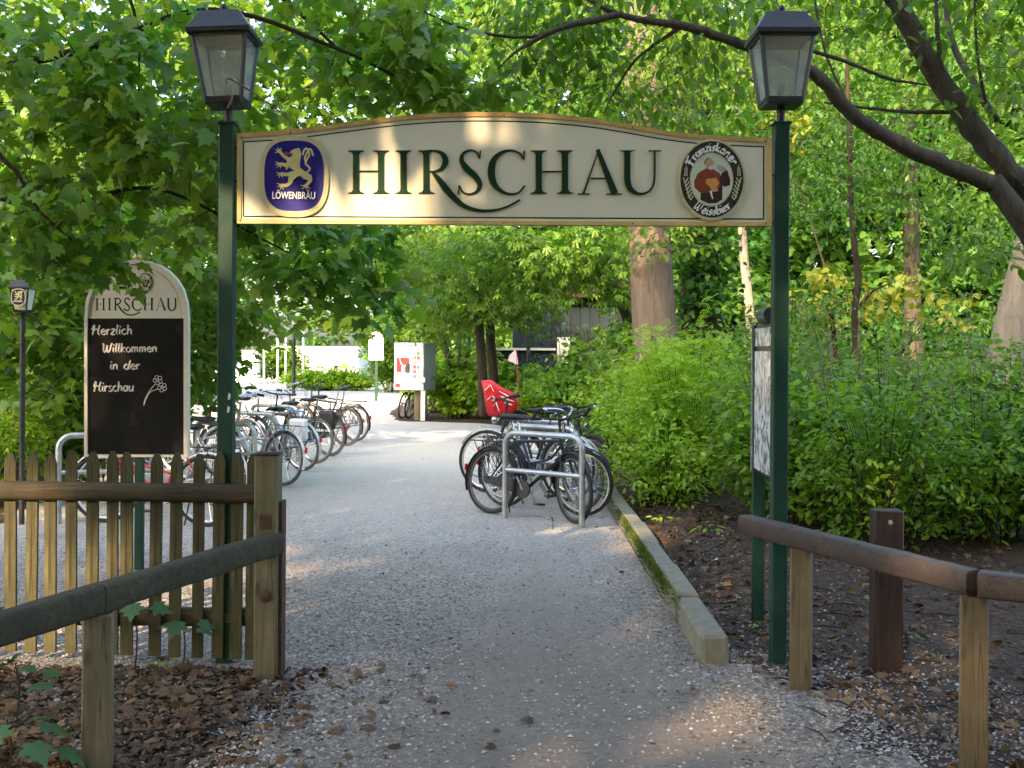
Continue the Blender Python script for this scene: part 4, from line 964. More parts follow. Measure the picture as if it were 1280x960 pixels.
# ================================================================== BICYCLES AND RACKS
WR = .345                                                    # outer wheel radius
def arc_pts(c, r, a0, a1, n): return [(c[0]+r*cos(a0+(a1-a0)*i/n), c[1], c[2]+r*sin(a0+(a1-a0)*i/n)) for i in range(n+1)]
_wheel_mesh = {}
def wheel(root, c, X, tyre, rim):
    k = (tyre.name, rim.name)
    if k not in _wheel_mesh:
        ring = lambda r: [(r*cos(2*pi*i/36), 0, r*sin(2*pi*i/36)) for i in range(36)]
        a = MB(); a.tube(ring(WR-.019), .019, 6, closed=True); b = MB(); b.tube(ring(WR-.046), .013, 5, closed=True)
        s_ = MB()
        for i in range(24):
            t = 2*pi*i/24; t2 = t+(.5 if i % 2 else -.5); sd = .028 if i % 4 < 2 else -.028
            s_.tube([(.02*cos(t2), sd, .02*sin(t2)), ((WR-.05)*cos(t), 0, (WR-.05)*sin(t))], .0017, 3, cap=False)
        h = MB(); h.lathe([(.008, -.055), (.02, -.04), (.013, -.03), (.013, .03), (.02, .04), (.008, .055)], 10, axis='y')
        _wheel_mesh[k] = [x for x in ((a, 'tyre', tyre), (b, 'rim', rim), (s_, 'spokes', M['chrome']), (h, 'wheel', M['chrome']))]
        _wheel_mesh[k] = [(x[0].build(x[1], x[2], None).data, x[1]) for x in _wheel_mesh[k]]
        for o in list(C.objects):
            if o.type == 'MESH' and o.data in [q[0] for q in _wheel_mesh[k]]: bpy.data.objects.remove(o)
    ms = _wheel_mesh[k]; hub = link_mesh('wheel', ms[3][0], root); hub.matrix_basis = X @ Matrix.Translation(c) @ Matrix.Rotation(random.uniform(0, 6), 4, 'Y')
    for me_, nm in ms[:3]:
        o = link_mesh(nm, me_, hub)
        if nm == 'spokes': o['kind'] = 'stuff'
    return hub
def bicycle(label, pos, heading, frame='black_frame', style='diamond', lean=4, steer=0, guard='dark_plastic', rack=True, basket=False, case=False, bars='flat', tyre='rubber', rim='chrome', saddle_h=.96, group='parked bicycles', bag=None):
    root = thing('bicycle', label, 'bicycle', (pos[0], pos[1], float(hgt(pos[0], pos[1]))+.004), heading, group)
    root.rotation_euler = (radians(lean), 0, heading)
    fm, gm, bk = M[frame], M[guard] if guard else None, M['dark_plastic']
    rh, bb, fh = Vector((-.45, 0, WR)), Vector((0, 0, .29)), Vector((.62, 0, WR))
    st, ht, hb = Vector((-.19, 0, .80)), Vector((.40, 0, .84)), Vector((.455, 0, .66))
    mb = MB(); T = lambda a, b, r=.016, n=8: mb.tube([a, b], r, n)
    if style == 'diamond': T(st-Vector((0, 0, .03)), ht-Vector((0, 0, .03)), .0165); T(hb, bb, .0195)
    else:
        mb.tube(cr([hb+Vector((-.01, 0, .06)), (.25, 0, .44), (.02, 0, .34), bb], 5), .019, 8); mb.tube(cr([ht-Vector((.0, 0, .06)), (.22, 0, .58), (-.06, 0, .50)], 5), .014, 8)
    T(bb, st, .0165); T(ht, hb, .020)
    for s_ in (-1, 1):
        T(bb+Vector((-.03, s_*.03, 0)), rh+Vector((0, s_*.062, 0)), .010, 6); T(st+Vector((.01, s_*.018, -.05)), rh+Vector((0, s_*.062, 0)), .008, 6)
    mb.build('frame', fm, root)
    mb = MB(); mb.tube([st, (st.x-.035, 0, saddle_h-.05)], .013, 8); mb.build('seat_post', M['chrome'], root)
    sx = st.x-.04; mb = MB(); vs = []; n = 10; prof = [(-.14, .075, .03), (-.11, .085, .045), (-.04, .07, .042), (.03, .038, .035), (.09, .022, .03), (.14, .014, .02)]
    for x, w_, h in prof:
        for j in range(n): a = 2*pi*j/n; vs.append((sx+x, w_*cos(a), saddle_h+h*sin(a)*(.6 if sin(a) > 0 else .9)-.02*(x > .1)))
    fs = [(i*n+j, i*n+(j+1) % n, i*n+n+(j+1) % n, i*n+n+j) for i in range(len(prof)-1) for j in range(n)]+[tuple(range(n)), tuple(len(vs)-1-j for j in range(n))]
    mb.add(vs, fs); mb.build('saddle', bk, root, angle=2)
    wheel(root, rh, Matrix.Identity(4), M[tyre], M[rim])
    # steered parts
    ax = (ht-hb).normalized(); X = Matrix.Translation(hb) @ Matrix.Rotation(steer, 4, ax) @ Matrix.Translation(-hb)
    wheel(root, fh, X, M[tyre], M[rim])
    mb = MB(); mb.M = X; cr_ = hb+Vector((.02, 0, -.03)); mb.tube([cr_+Vector((0, -.06, 0)), cr_+Vector((0, .06, 0))], .016, 8)
    for s_ in (-1, 1): mb.tube(cr([cr_+Vector((0, s_*.055, 0)), cr_+Vector((.045, s_*.055, -.14)), fh+Vector((0, s_*.055, 0))], 4), [.014, .009], 8)
    mb.build('fork', fm if guard != 'chrome' else M['chrome'], root)
    hz = 1.03; top = ht+ax*.0; mb = MB(); mb.M = X; stem_top = Vector((.385, 0, hz)); mb.tube([ht, (.385, 0, hz-.03)], .014, 8); mb.tube([(.38, 0, hz-.03), (.44, 0, hz)], .015, 8)
    ps = [(.38, .31, hz+.02), (.43, .2, hz+.015), (.45, .07, hz), (.45, -.07, hz), (.43, -.2, hz+.015), (.38, -.31, hz+.02)]
    if bars == 'city': ps = [(.22, .29, hz+.07), (.32, .27, hz+.085), (.43, .13, hz+.07), (.44, 0, hz), (.43, -.13, hz+.07), (.32, -.27, hz+.085), (.22, -.29, hz+.07)]
    hp = cr(ps, 5); mb.tube(hp, .012, 8); mb.build('handlebar', M['chrome'] if bars == 'city' else bk, root)
    for e in (0, -1):
        a = Vector(hp[e]); b = Vector(hp[4 if e == 0 else -5]); mb = MB(); mb.M = X; mb.tube([a+(a-b)*.12, a, b], [.019, .018, .017], 8); 
        if bars == 'ends': mb.tube([a, a+Vector((.07, 0, .05)), a+Vector((.10, 0, .09))], .014, 8)
        mb.build('grip', bk, root)
        mb = MB(); mb.M = X; mb.tube([b, b+Vector((.05, 0, -.015)), (a+b)/2+Vector((.055, 0, -.02))], .006, 5); mb.build('brake_lever', M['chrome'], root)
    mb = MB(); mb.M = X
    for s_ in (-1, 1): mb.tube(cr([Vector(ps[1])*Vector((1, s_, 1)) if False else (ps[1][0]+.04, s_*.18, hz+.02), (.54, s_*.08, hz+.05), (.53, s_*.02, hz-.12), (.47, s_*.03, .74)], 4), .0035, 4)
    mb.build('cable', bk, root, angle=2)
    # mudguards
    if guard:
        for (c, a0, a1, Z, nm) in ((rh, radians(5), radians(200), Matrix.Identity(4), 'rear_mudguard'), (fh, radians(30), radians(185), X, 'front_mudguard')):
            mb = MB(); mb.M = Z; n = 18; vs = []
            for i in range(n+1):
                a = a0+(a1-a0)*i/n
                for (rr, yy) in ((WR+.012, -.027), (WR+.024, -.012), (WR+.024, .012), (WR+.012, .027)): vs.append((c.x+rr*cos(a), yy, c.z+rr*sin(a)))
            fs = [(i*4+j, i*4+j+1, i*4+j+5, i*4+j+4) for i in range(n) for j in range(3)]; mb.add(vs, fs)
            for s_ in (-1, 1): mb.tube([c+Vector((0, s_*.05, 0)), c+Vector(((WR+.012)*cos(a1-.5), s_*.026, (WR+.012)*sin(a1-.5)))], .003, 4)
            mb.build(nm, gm, root, angle=.9)
        mb = MB(); mb.M = Matrix.Identity(4); mb.box((rh.x-WR-.028, 0, rh.z+.12), (.012, .04, .07), None, .003); mb.build('rear_light', M['lens_red'], root)
    # crank, chain, pedals
    mb = MB(); mb.lathe([(.03, -.052), (.088, -.05), (.088, -.046), (.03, -.044)], 20, tuple(bb), 'y'); mb.build('chainring', bk if case else M['steel'], root)
    for s_, a in ((-1, 2.1), (1, 2.1+pi)):
        e = bb+Vector((.17*cos(a), s_*.075, .17*sin(a))); mb = MB(); mb.tube([bb+Vector((0, s_*.06, 0)), e], [.013, .01], 6); cr_o = mb.build('crank', M['steel'], root)
        mb = MB(); mb.box(e+Vector((0, s_*.055, 0)), (.095, .085, .022), None, .005); mb.build('pedal', bk, cr_o)
    mb = MB()
    if case:
        r_ = .092; n = 14; out = [(bb.x+r_*cos(a), bb.z+r_*sin(a)) for a in np.linspace(-pi*.55, pi*.5, n)]+[(rh.x, rh.z+.05)]+[(rh.x+.045*cos(a)-.02, rh.z+.01+.04*sin(a)) for a in np.linspace(pi*.6, pi*1.4, 7)]+[(rh.x+.02, rh.z-.03), (bb.x-.09, bb.z-.05)]
        mb.prism(out, -.068, -.045); mb.build('chain_case', M['black_frame'], root, angle=.5)
    else:
        mb.tube([bb+Vector((0, -.048, .088)), rh+Vector((0, -.048, .03))], .005, 4); mb.tube([bb+Vector((0, -.048, -.088)), rh+Vector((0, -.048, -.035))], .005, 4); mb.lathe([(.012, -.06), (.036, -.05), (.03, -.035)], 12, tuple(rh), 'y'); mb.build('chain', M['rust'], root)
    if rack:
        mb = MB(); z = .755
        for s_ in (-1, 1):
            mb.tube(cr([(-.22, s_*.03, z), (-.32, s_*.06, z+.005), (-.72, s_*.06, z), (-.76, s_*.03, z)], 3), .006, 6); mb.tube([rh+Vector((0, s_*.075, .02)), (-.48, s_*.062, z)], .005, 5); mb.tube([rh+Vector((0, s_*.075, .02)), (-.68, s_*.062, z)], .005, 5)
        for x in (-.34, -.46, -.58, -.72): mb.tube([(x, -.06, z), (x, .06, z)], .005, 5)
        mb.build('luggage_rack', bk if frame != 'silver_paint' else M['steel'], root)
    mb = MB(); mb.tube([(-.33, .07, .33), (-.30, .14, .02)], .008, 6); mb.build('kickstand', bk, root)
    mb = MB(); mb.M = X; mb.lathe([(.012, -.04), (.036, -.01), (.04, .02), (.036, .025)], 12, (.53, 0, .80), 'x'); mb.build('headlamp', M['chrome'], root)
    if basket:
        mb = MB(); mb.M = X; x0, x1, w0, z0, z1 = .50, .76, .17, .80, 1.04
        for z in np.linspace(z0, z1, 6):
            k = 1-.12*(z1-z)/(z1-z0); cx = (x0+x1)/2; hx = (x1-x0)/2*k; hy = w0*k; r_ = .005 if z > z1-.01 else .0025
            mb.tube([(cx-hx, -hy, z), (cx+hx, -hy, z), (cx+hx, hy, z), (cx-hx, hy, z)], r_, 4, closed=True)
        for i in range(9):
            t = -1+2*i/8; k = .88; cx = (x0+x1)/2; hx = (x1-x0)/2
            for s_ in (-1, 1):
                mb.tube([(cx+hx*t*k, s_*w0*k, z0), (cx+hx*t, s_*w0, z1)], .0025, 4, cap=False); mb.tube([(cx+s_*hx*k, w0*t*k, z0), (cx+s_*hx, w0*t, z1)], .0025, 4, cap=False); mb.tube([(cx+hx*t*k, -w0*k, z0), (cx+hx*t*k, w0*k, z0)], .0025, 4, cap=False)
        mb.build('basket', M['steel'], root, angle=2)
    if bag:
        mb = MB(); mb.box((-.52, .12, .60), (.30, .12, .30), None, .03); mb.build('pannier_bag', M[bag], root)
    return root

def rack(label, a, b, h=.88, group='bicycle stands', r=.03, bar=.50):
    a, b = Vector(a), Vector(b); d = b-a; L = d.length; t = thing('bicycle_stand', label, 'bike stand', (a+b)/2, atan2(d.y, d.x), group)
    mb = MB(); R = .13; P = [(-L/2, 0, -.1), (-L/2, 0, h-R)]+[(-L/2+R-R*cos(x), 0, h-R+R*sin(x)) for x in np.linspace(.25, pi/2-.25, 4)]+[(-L/2+R, 0, h), (L/2-R, 0, h)]+[(L/2-R+R*sin(x), 0, h-R+R*cos(x)) for x in np.linspace(.25, pi/2-.25, 4)]+[(L/2, 0, h-R), (L/2, 0, -.1)]
    mb.tube(P, r, 12); mb.build('hoop', M['steel'], t)
    mb = MB(); mb.tube([(-L/2, 0, bar), (L/2, 0, bar)], r*.8, 12); mb.build('crossbar', M['steel'], t); return t
# right-hand group
ra, rb = gnd(631, 648), gnd(727, 660); dv = (rb-ra).normalized(); nv = Vector((-dv.y, dv.x, 0)); nv = nv if nv.y > 0 else -nv
for i, lab in enumerate(('front galvanised hoop stand of the right-hand bicycle group', 'second hoop stand, behind the front hoop of the right-hand group', 'rearmost hoop stand in the right-hand bicycle group')):
    off = Vector((.02, 1, 0))*1.1*i; rack(lab, ra+off, rb+off)
hd = atan2(dv.y, dv.x)
c0 = ra*.5+rb*.5
def at(along, back): p = c0+dv*along+Vector((.03, 1, 0))*back; return (p.x, p.y)
GR = 'bicycles in the right-hand stands'
bicycle('black trekking bicycle leaning behind the front hoop of the right-hand group', at(-.23, .17), hd, 'black_frame', 'diamond', -5, -.42, 'dark_plastic', True, case=True, bars='ends', group=GR, saddle_h=1.03, rim='rubber_dusty')
bicycle('dark step-through bicycle right behind the front black one at the right-hand stands', at(-.08, .82), hd-.03, 'navy_frame', 'step', 3, .2, 'dark_plastic', True, bars='city', group=GR, saddle_h=1.0)
bicycle('blue-grey bicycle at the second hoop of the right-hand stands', at(-.1, 1.3), hd+.04, 'navy_frame', 'diamond', -4, -.3, 'silver_paint', True, group=GR, tyre='rubber_dusty')
b2 = bicycle('dark blue bicycle facing left, its raised handlebar before the red rain cover', at(-.15, 1.82), hd+pi, 'navy_frame', 'diamond', 3, .3, 'silver_paint', True, group=GR, rim='silver_paint')
b2.scale = (1.1, 1.1, 1.1)
bicycle('grey bicycle with the red-covered child seat at its rear', at(-.2, 2.4), hd+.02, 'silver_paint', 'diamond', -3, .2, 'silver_paint', True, group=GR, tyre='rubber_dusty')
bicycle('dark bicycle with red reflector, rearmost in the right-hand stands', at(.1, 2.85), hd+.02, 'black_frame', 'diamond', -3, -.2, 'dark_plastic', True, group=GR)
# red rain cover on the child seat of the second bicycle
rc0 = V(626, 512, 13.8); mb = MB(); r = np.random.default_rng(6)
outl = [(601, 476), (613, 475), (629, 484), (642, 491), (649, 505), (643, 514), (632, 521), (620, 522), (610, 518), (606, 500)]
vs = []; n = len(outl); ks = [(-.16, .80), (-.13, .97), (0, 1.0), (.13, .97), (.16, .80)]
cen = np.mean(np.array(outl), 0)
for dy, k in ks:
    for p in outl:
        q = V(cen[0]+(p[0]-cen[0])*k, cen[1]+(p[1]-cen[1])*k, 13.8)-rc0; vs.append((q.x+r.normal(0, .008), dy+r.normal(0, .008), q.z+r.normal(0, .008)))
fs = [(i*n+j, i*n+(j+1) % n, (i+1)*n+(j+1) % n, (i+1)*n+j) for i in range(len(ks)-1) for j in range(n)]+[tuple(range(n-1, -1, -1)), tuple((len(ks)-1)*n+j for j in range(n))]
rc = thing('rain_cover', 'crumpled red plastic rain cover with white print pulled over a child seat', 'rain cover', rc0)
mb.add(vs, fs); mb.build('cover', paint('red_plastic', (.55, .02, .025), .2, .15, 12, bumpy=.9), rc, angle=1.3)
art = Art(lambda p: (lambda q: (q.x, q.z))(V(p[0], p[1], 13.63)-rc0)); art.step = .0015
for pts in ([(606, 488), (613, 481), (617, 489)], [(609, 500), (615, 494), (621, 501)], [(624, 489), (633, 494), (641, 497)], [(626, 495), (634, 499), (643, 502)], [(616, 508), (620, 503), (624, 514)], [(630, 503), (640, 506)]):
    art.strip('w', pts, [.7, 1.6, .8][:len(pts)])
o = art.flush('w', 'white_print', M['white_print'], rc, -.17)
o['kind'] = 'stuff'
fl = V(652, 510, 14.1); ft = thing('safety_flag', 'white and pink pennant on a thin red rod rising behind the red cover', 'flag', (fl.x, fl.y, 0))
mb = MB(); q = V(645, 436, 14.1); mb.tube([(0, 0, .55), (q.x-fl.x, 0, q.z)], .006, 6); mb.build('rod', M['red'], ft)
mb = MB(); k = 14.1/FPX; mb.prism([(q.x-fl.x, q.z), (q.x-fl.x+3*k, q.z-20*k), (q.x-fl.x-10*k, q.z-15*k), (q.x-fl.x-8*k, q.z-8*k)], -.004, .004); mb.build('pennant', paint('pennant_cloth', (.72, .55, .55), .7, .15, 12), ft, smooth=False)

# left-hand row
GL_ = 'bicycles parked along the left side of the path'
def left_bike(label, rear, heading_deg, **kw):
    a = radians(heading_deg); x = rear[0]+.45*cos(a); y = rear[1]+.45*sin(a); return bicycle(label, (x, y), a, group=GL_, **kw)
def gx_(px, py): p = gnd(px, py); return (p.x, p.y)
left_bike('red bicycle with pale mudguards behind the fence, below the chalkboard', (-2.93, 10.75), 168, frame='red', style='step', lean=3, steer=.2, guard='white', rim='silver_paint', bars='city')
left_bike('grey bicycle with wire basket behind the left lamp post', gx_(276, 636), 158, frame='silver_paint', style='step', lean=-3, steer=-.2, guard='white', basket=True, bars='city', rim='silver_paint', tyre='rubber_dusty')
left_bike('silver bicycle with pale rear mudguard, nearest to the path past the fence post', gx_(353, 608), 146, frame='silver_paint', style='step', lean=4, steer=.3, guard='white', bars='city', rim='silver_paint', tyre='rubber_dusty')
left_bike('dark bicycle with a red reflector, second past the fence post', gx_(378, 589), 146, frame='black_frame', lean=-3, guard='silver_paint', tyre='rubber_dusty', bag='white', bars='city')
left_bike('blue bicycle with bare grey tyres in the middle of the left row', gx_(394, 580), 148, frame='blue_frame', lean=3, guard=None, steer=-.3, tyre='rubber_dusty')
left_bike('black bicycle with chain case in the middle of the left row', gx_(412, 571), 147, frame='black_frame', style='step', lean=-2, guard='dark_plastic', case=True, tyre='rubber_dusty', bars='city', bag='dark_plastic', steer=.5, rim='rubber_dusty')
left_bike('black bicycle with high dark saddle, last but one in the left row', gx_(432, 558), 150, frame='black_frame', lean=4, guard='dark_plastic', tyre='rubber_dusty', saddle_h=1.02, bars='ends', rim='rubber_dusty')
left_bike('black bicycle at the far end of the left row', gx_(444, 552), 150, frame='navy_frame', lean=-3, guard='dark_plastic', tyre='rubber_dusty', saddle_h=1.02, steer=.4)
left_bike('white framed bicycle deep in the left row behind the silver one', (-4.1, 15.5), 152, frame='white', lean=5, guard=None, steer=.6, basket=True)
left_bike('red framed bicycle deep in the left row, mostly hidden', (-3.95, 17.2), 150, frame='red', lean=-3, guard='dark_plastic', bars='city')
for i, (px, py, lab) in enumerate(((318, 622, 'hoop stand beside the basket bicycle left of the path'), (345, 596, 'hoop stand beside the silver bicycle in the left row'), (372, 577, 'hoop stand among the dark bicycles in the left row'), (412, 556, 'farthest hoop stand in the left row'))):
    p = gnd(px, py); a = radians(150); rack(lab, p+Vector((cos(a), sin(a), 0))*.95, p, .84, 'bicycle stands', .028)
p = gnd(92, 655); rack('hoop stand behind the fence at left of the chalkboard', p+Vector((-.15, 0, 0)), p+Vector((.75, .25, 0)), .86, 'bicycle stands', .03)

# ================================================================== FARTHER THINGS
# small lamp at left
q = gnd(27, 656); lp = thing('lamp_post', 'small lantern on a thin black pole, left of the chalkboard', 'lamp post', q)
zt = V(27, 389, q.y).z; mb = MB(); mb.tube([(0, 0, -.1), (0, 0, zt)], .026, 10); mb.build('pole', M['lantern_metal'], lp)
ln = lantern(lp, zt-.04, .60)
for ch in ln.children:
    if ch.name.startswith('glass_pane'): ch.data.materials[0] = M['frame_white']
def small2(px0, y, z0, s_, src): return lambda p: (px0+(p[0]-src[0])*s_, z0-(p[1]-src[1])*s_)
pl = badge_parts(ln, small2(0, 0, .17, .00165, (369, 222)), -.10, 'lion', .004)
for ch in pl.children:
    if ch.name.startswith('blue_field'): ch.data.materials[0] = M['black']
# far lamp
p = V(367, 500, 25); lp = thing('lamp_post', 'distant black lamp post standing behind the left row of bicycles', 'lamp post', (p.x, 25, 0))
zt = V(367, 414, 25).z; mb = MB(); mb.tube([(0, 0, -.1), (0, 0, zt)], .04, 10); mb.build('pole', M['lantern_metal'], lp); lantern(lp, zt-.02, .62)

# vending machine
VY = 27.5; k = VY/FPX; v0 = V(516, 525, VY); vm = thing('vending_machine', 'white and grey vending machine with red poster on a steel leg and wooden post', 'vending machine', (v0.x, VY, 0))
def vpx(p): q = V(p[0], p[1], VY); return (q.x-v0.x, q.z)
(xa, zt), (xb, zb) = vpx((492, 428)), vpx((530.5, 488)); dp = .62
vm.rotation_euler = (0, 0, radians(-24)); sxx = 1/cos(radians(24)); xa *= sxx; xb *= sxx
mb = MB(); mb.box(((xa+xb)/2, dp/2, (zt+zb)/2), (xb-xa, dp, zt-zb), None, .012); mb.build('cabinet', paint('grey_steel_case', (.36, .38, .39), .4, .1, 8, metal=.3), vm)
mb = MB(); mb.box(((xa+xb)/2, -.012, (zt+zb)/2), (xb-xa-.02, .03, zt-zb-.02), None, .006); mb.build('front_panel', M['white'], vm)
fx = lambda u, v_: (xa+(xb-xa)*u, zt-(zt-zb)*v_)
def panel(name, u0, v0_, u1, v1, m, y=-.03, d=.006):
    a, b = fx(u0, v0_), fx(u1, v1); mb = MB(); mb.box(((a[0]+b[0])/2, y, (a[1]+b[1])/2), (abs(b[0]-a[0]), d, abs(b[1]-a[1]))); return mb.build(name, m, vm, smooth=False)
lb = paint('light_blue_print', (.10, .32, .62), .4, .35, 9); panel('blue_header', .05, .05, .60, .15, lb)
for i, (u0, u1) in enumerate(((.10, .17), (.21, .33), (.36, .46), (.49, .57))): panel('header_mark', u0, .07, u1, .13, M['white_print'], -.034)
panel('red_poster', .10, .32, .52, .62, M['red'])
art = Art(lambda p: fx(*p)); art.strip('w', [(.20, .32), (.24, .42), (.34, .50), (.42, .47)], [.02, .03, .04, .02], 4); art.strip('w', [(.33, .48), (.31, .56), (.32, .66)], [.07, .1, .07], 3); art.flush('w', 'white_figure', M['white_print'], vm, -.036)
panel('dark_pack', .42, .44, .54, .64, M['navy_frame'], -.04, .016)
for i in range(2):
    for j in range(6): panel('brand_tile', .65+i*.12, .19+j*.095, .75+i*.12, .265+j*.095, paint('tile%d%d' % (i, j), random.Random(i*7+j).choice([(.3, .32, .34), (.5, .12, .1), (.15, .3, .2), (.45, .42, .4), (.2, .25, .35)]), .5, .2, 9))
panel('selection_panel', .63, .72, .90, .81, M['steel']); panel('red_sticker', .06, .86, .22, .94, M['red']); panel('grey_slot', .28, .865, .54, .93, M['mug_grey'])
mb = MB(); a = fx(.98, .78); mb.box((a[0], -.04, a[1]), (.20, .12, .14), None, .01); mb.build('lock_box', M['steel'], vm)
a = fx(.93, 1); mb = MB(); mb.box((a[0], .1, a[1]/2), (.13, .10, a[1]+.1), None, .004); mb.build('steel_leg', M['steel'], vm)
a = fx(.62, 1); mb = MB(); mb.tube([(a[0], .35, -.1), (a[0], .35, zb)], .13, 12); mb.build('wooden_post', M['post_tan'], vm)
p = gnd(497, 527); bicycle('bicycle propped up under the vending machine, seen from behind', (p.x+.1, 28.6), radians(75), frame='black_frame', lean=10, guard=None, group='bicycles beneath the vending machine')
p = gnd(510, 527); bicycle('blue bicycle propped up beside the vending machine post', (p.x+.05, 28.7), radians(70), frame='blue_frame', lean=12, guard=None, group='bicycles beneath the vending machine')

# white notice sign, white building, hedge, railings in the clearing
p = V(470, 478, 38); ws = thing('white_sign', 'blank white round-topped sign on a green post in the bright clearing', 'sign', (p.x, 38, 0))
f2 = lambda q: (V(q[0], q[1], 38).x-p.x, V(q[0], q[1], 38).z)
mb = MB(); mb.prism([f2(q) for q in arch(461, 479, 450, 425, 415)], 0, .06); mb.build('panel', M['white'], ws, smooth=False)
mb = MB(); mb.box((0, .09, 1), (.09, .06, 2.2)); mb.build('post', M['green_paint'], ws)
a, b = V(330, 470, 62), V(448, 436, 62); wb = thing('white_hut', 'low white flat-roofed building across the bright clearing', 'hut', ((a.x+b.x)/2, 62, 0)); hw = (b.x-a.x)/2
mb = MB(); mb.box((0, 2.5, b.z/2), (2*hw, 5, b.z), None, .02); mb.build('wall', M['white'], wb)
mb = MB(); mb.box((0, 2.5, b.z+.06), (2*hw+.4, 5.4, .12), None, .02); mb.build('roof', M['white'], wb)
for (x0, x1, y0, y1, nm, m) in ((428, 435, 453, 459, 'yellow_panel', paint('yellow_panel', (.6, .4, .04), .5, .1, 9)), (437, 445, 453, 459, 'blue_panel', lb)):
    c, d = V(x0, y1, 62), V(x1, y0, 62); mb = MB(); mb.box(((c.x+d.x)/2-wb.location.x, -.04, (c.z+d.z)/2), (d.x-c.x, .06, d.z-c.z)); mb.build(nm, m, wb)
for i, px in enumerate((322, 330, 347, 357, 379)):
    q = V(px, 470, 50); t = thing('white_pole', ('leftmost', 'second from left', 'middle', 'fourth from left', 'rightmost and tallest')[i]+' of five thin white poles in the bright clearing', 'pole', (q.x, 50, 0), 0, 'white poles in the clearing'); mb = MB(); mb.tube([(0, 0, 0), (0, 0, 2.3+.4*(i == 4))], .05, 8); mb.build('shaft', M['white'], t)
a = V(297, 462, 56); wl = thing('white_wall', 'white garden wall at the left edge of the clearing', 'wall', (a.x, 56, 0)); mb = MB(); mb.box((-.6, 0, .85), (3.4, .4, 1.7), None, .03); mb.build('wall_face', M['white'], wl)

# dark shed behind the trees
SY = 30; a, b = V(668, 500, SY), V(800, 330, SY)
shed = thing('shed', 'dark blue-green boarded shed half hidden behind the trees', 'shed', ((a.x+b.x)/2, SY, 0)); W = b.x-a.x+1.2; Hs = 3.15
mb = MB(); mb.box((0, 2.1, Hs/2), (W-.1, 4.1, Hs)); mb.build('wall', M['shed'], shed, smooth=False)
nb_ = int(W/.26)
mb0 = MB(); mb0.box((0, 0, Hs/2), (.25, .03, Hs-.02), None, .006); pm = mb0.build('board', M['shed'], shed, angle=.3)
for i in range(nb_):
    o = pm if i == 0 else pm.copy()
    if i: C.objects.link(o)
    o.location = (-W/2+.13+i*.26, .03+random.uniform(-.006, .006), 0)
mb = MB(); mb.prism([(-W/2-.5, Hs), (W/2+.5, Hs), (W/2+.5, Hs+.12), (0, Hs+.7), (-W/2-.5, Hs+.12)], -.5, 4.6); mb.build('roof', paint('shed_roof', (.03, .02, .016), .95, .3, 6, spec=.1), shed, smooth=False)
x = V(704, 470, SY).x-shed.location.x; mb = MB(); mb.box((x, -.03, 1.05), (.34, .06, 2.1)); d_ = mb.build('pale_door', M['frame_white'], shed); mb = MB(); mb.box((x+.55, -.012, 1.05), (.72, .05, 2.1)); mb.build('doorway_shade', M['black'], shed)  # black panel stands in for the shade inside the open doorway
c, d = V(616, 475, 29.4), V(692, 438, 29.4); lw_ = thing('low_shed_wall', 'low dark boarded wall with pale top edge left of the shed', 'wall', ((c.x+d.x)/2, 29.4, 0)); W2 = d.x-c.x
mb = MB(); mb.box((0, .12, d.z/2), (W2, .1, d.z-.02)); mb.build('wall_panel', M['shed'], lw_)
n = int(W2/.24); mb0 = MB(); mb0.box((0, 0, d.z/2), (.23, .03, d.z-.03), None, .005); pm = mb0.build('board', M['shed'], lw_, angle=.3)
for i in range(n):
    o = pm if i == 0 else pm.copy()
    if i: C.objects.link(o)
    o.location = (-W2/2+.12+i*.24, .05, 0)
mb = MB(); mb.box((0, .08, d.z+.03), (W2+.1, .3, .06)); mb.build('top_edge', M['frame_white'], lw_)
p = V(660, 500, 28); t = thing('arched_pipe', 'black curved-topped lamp pipe standing before the dark shed', 'pipe', (p.x, 28, 0))
q = V(660, 412, 28); mb = MB(); k = 28/FPX; mb.tube(cr([(0, 0, 0), (0, 0, q.z-.35), (-.03, 0, q.z-.1), (-.22, 0, q.z+.02), (-.5, 0, q.z+.12)], 5), .055, 10); mb.build('pipe', M['lantern_metal'], t)

# ================================================================== TREES
def VL(px, py, Y, r): p = V(px, py, Y); return (p.x, p.y, p.z, r)
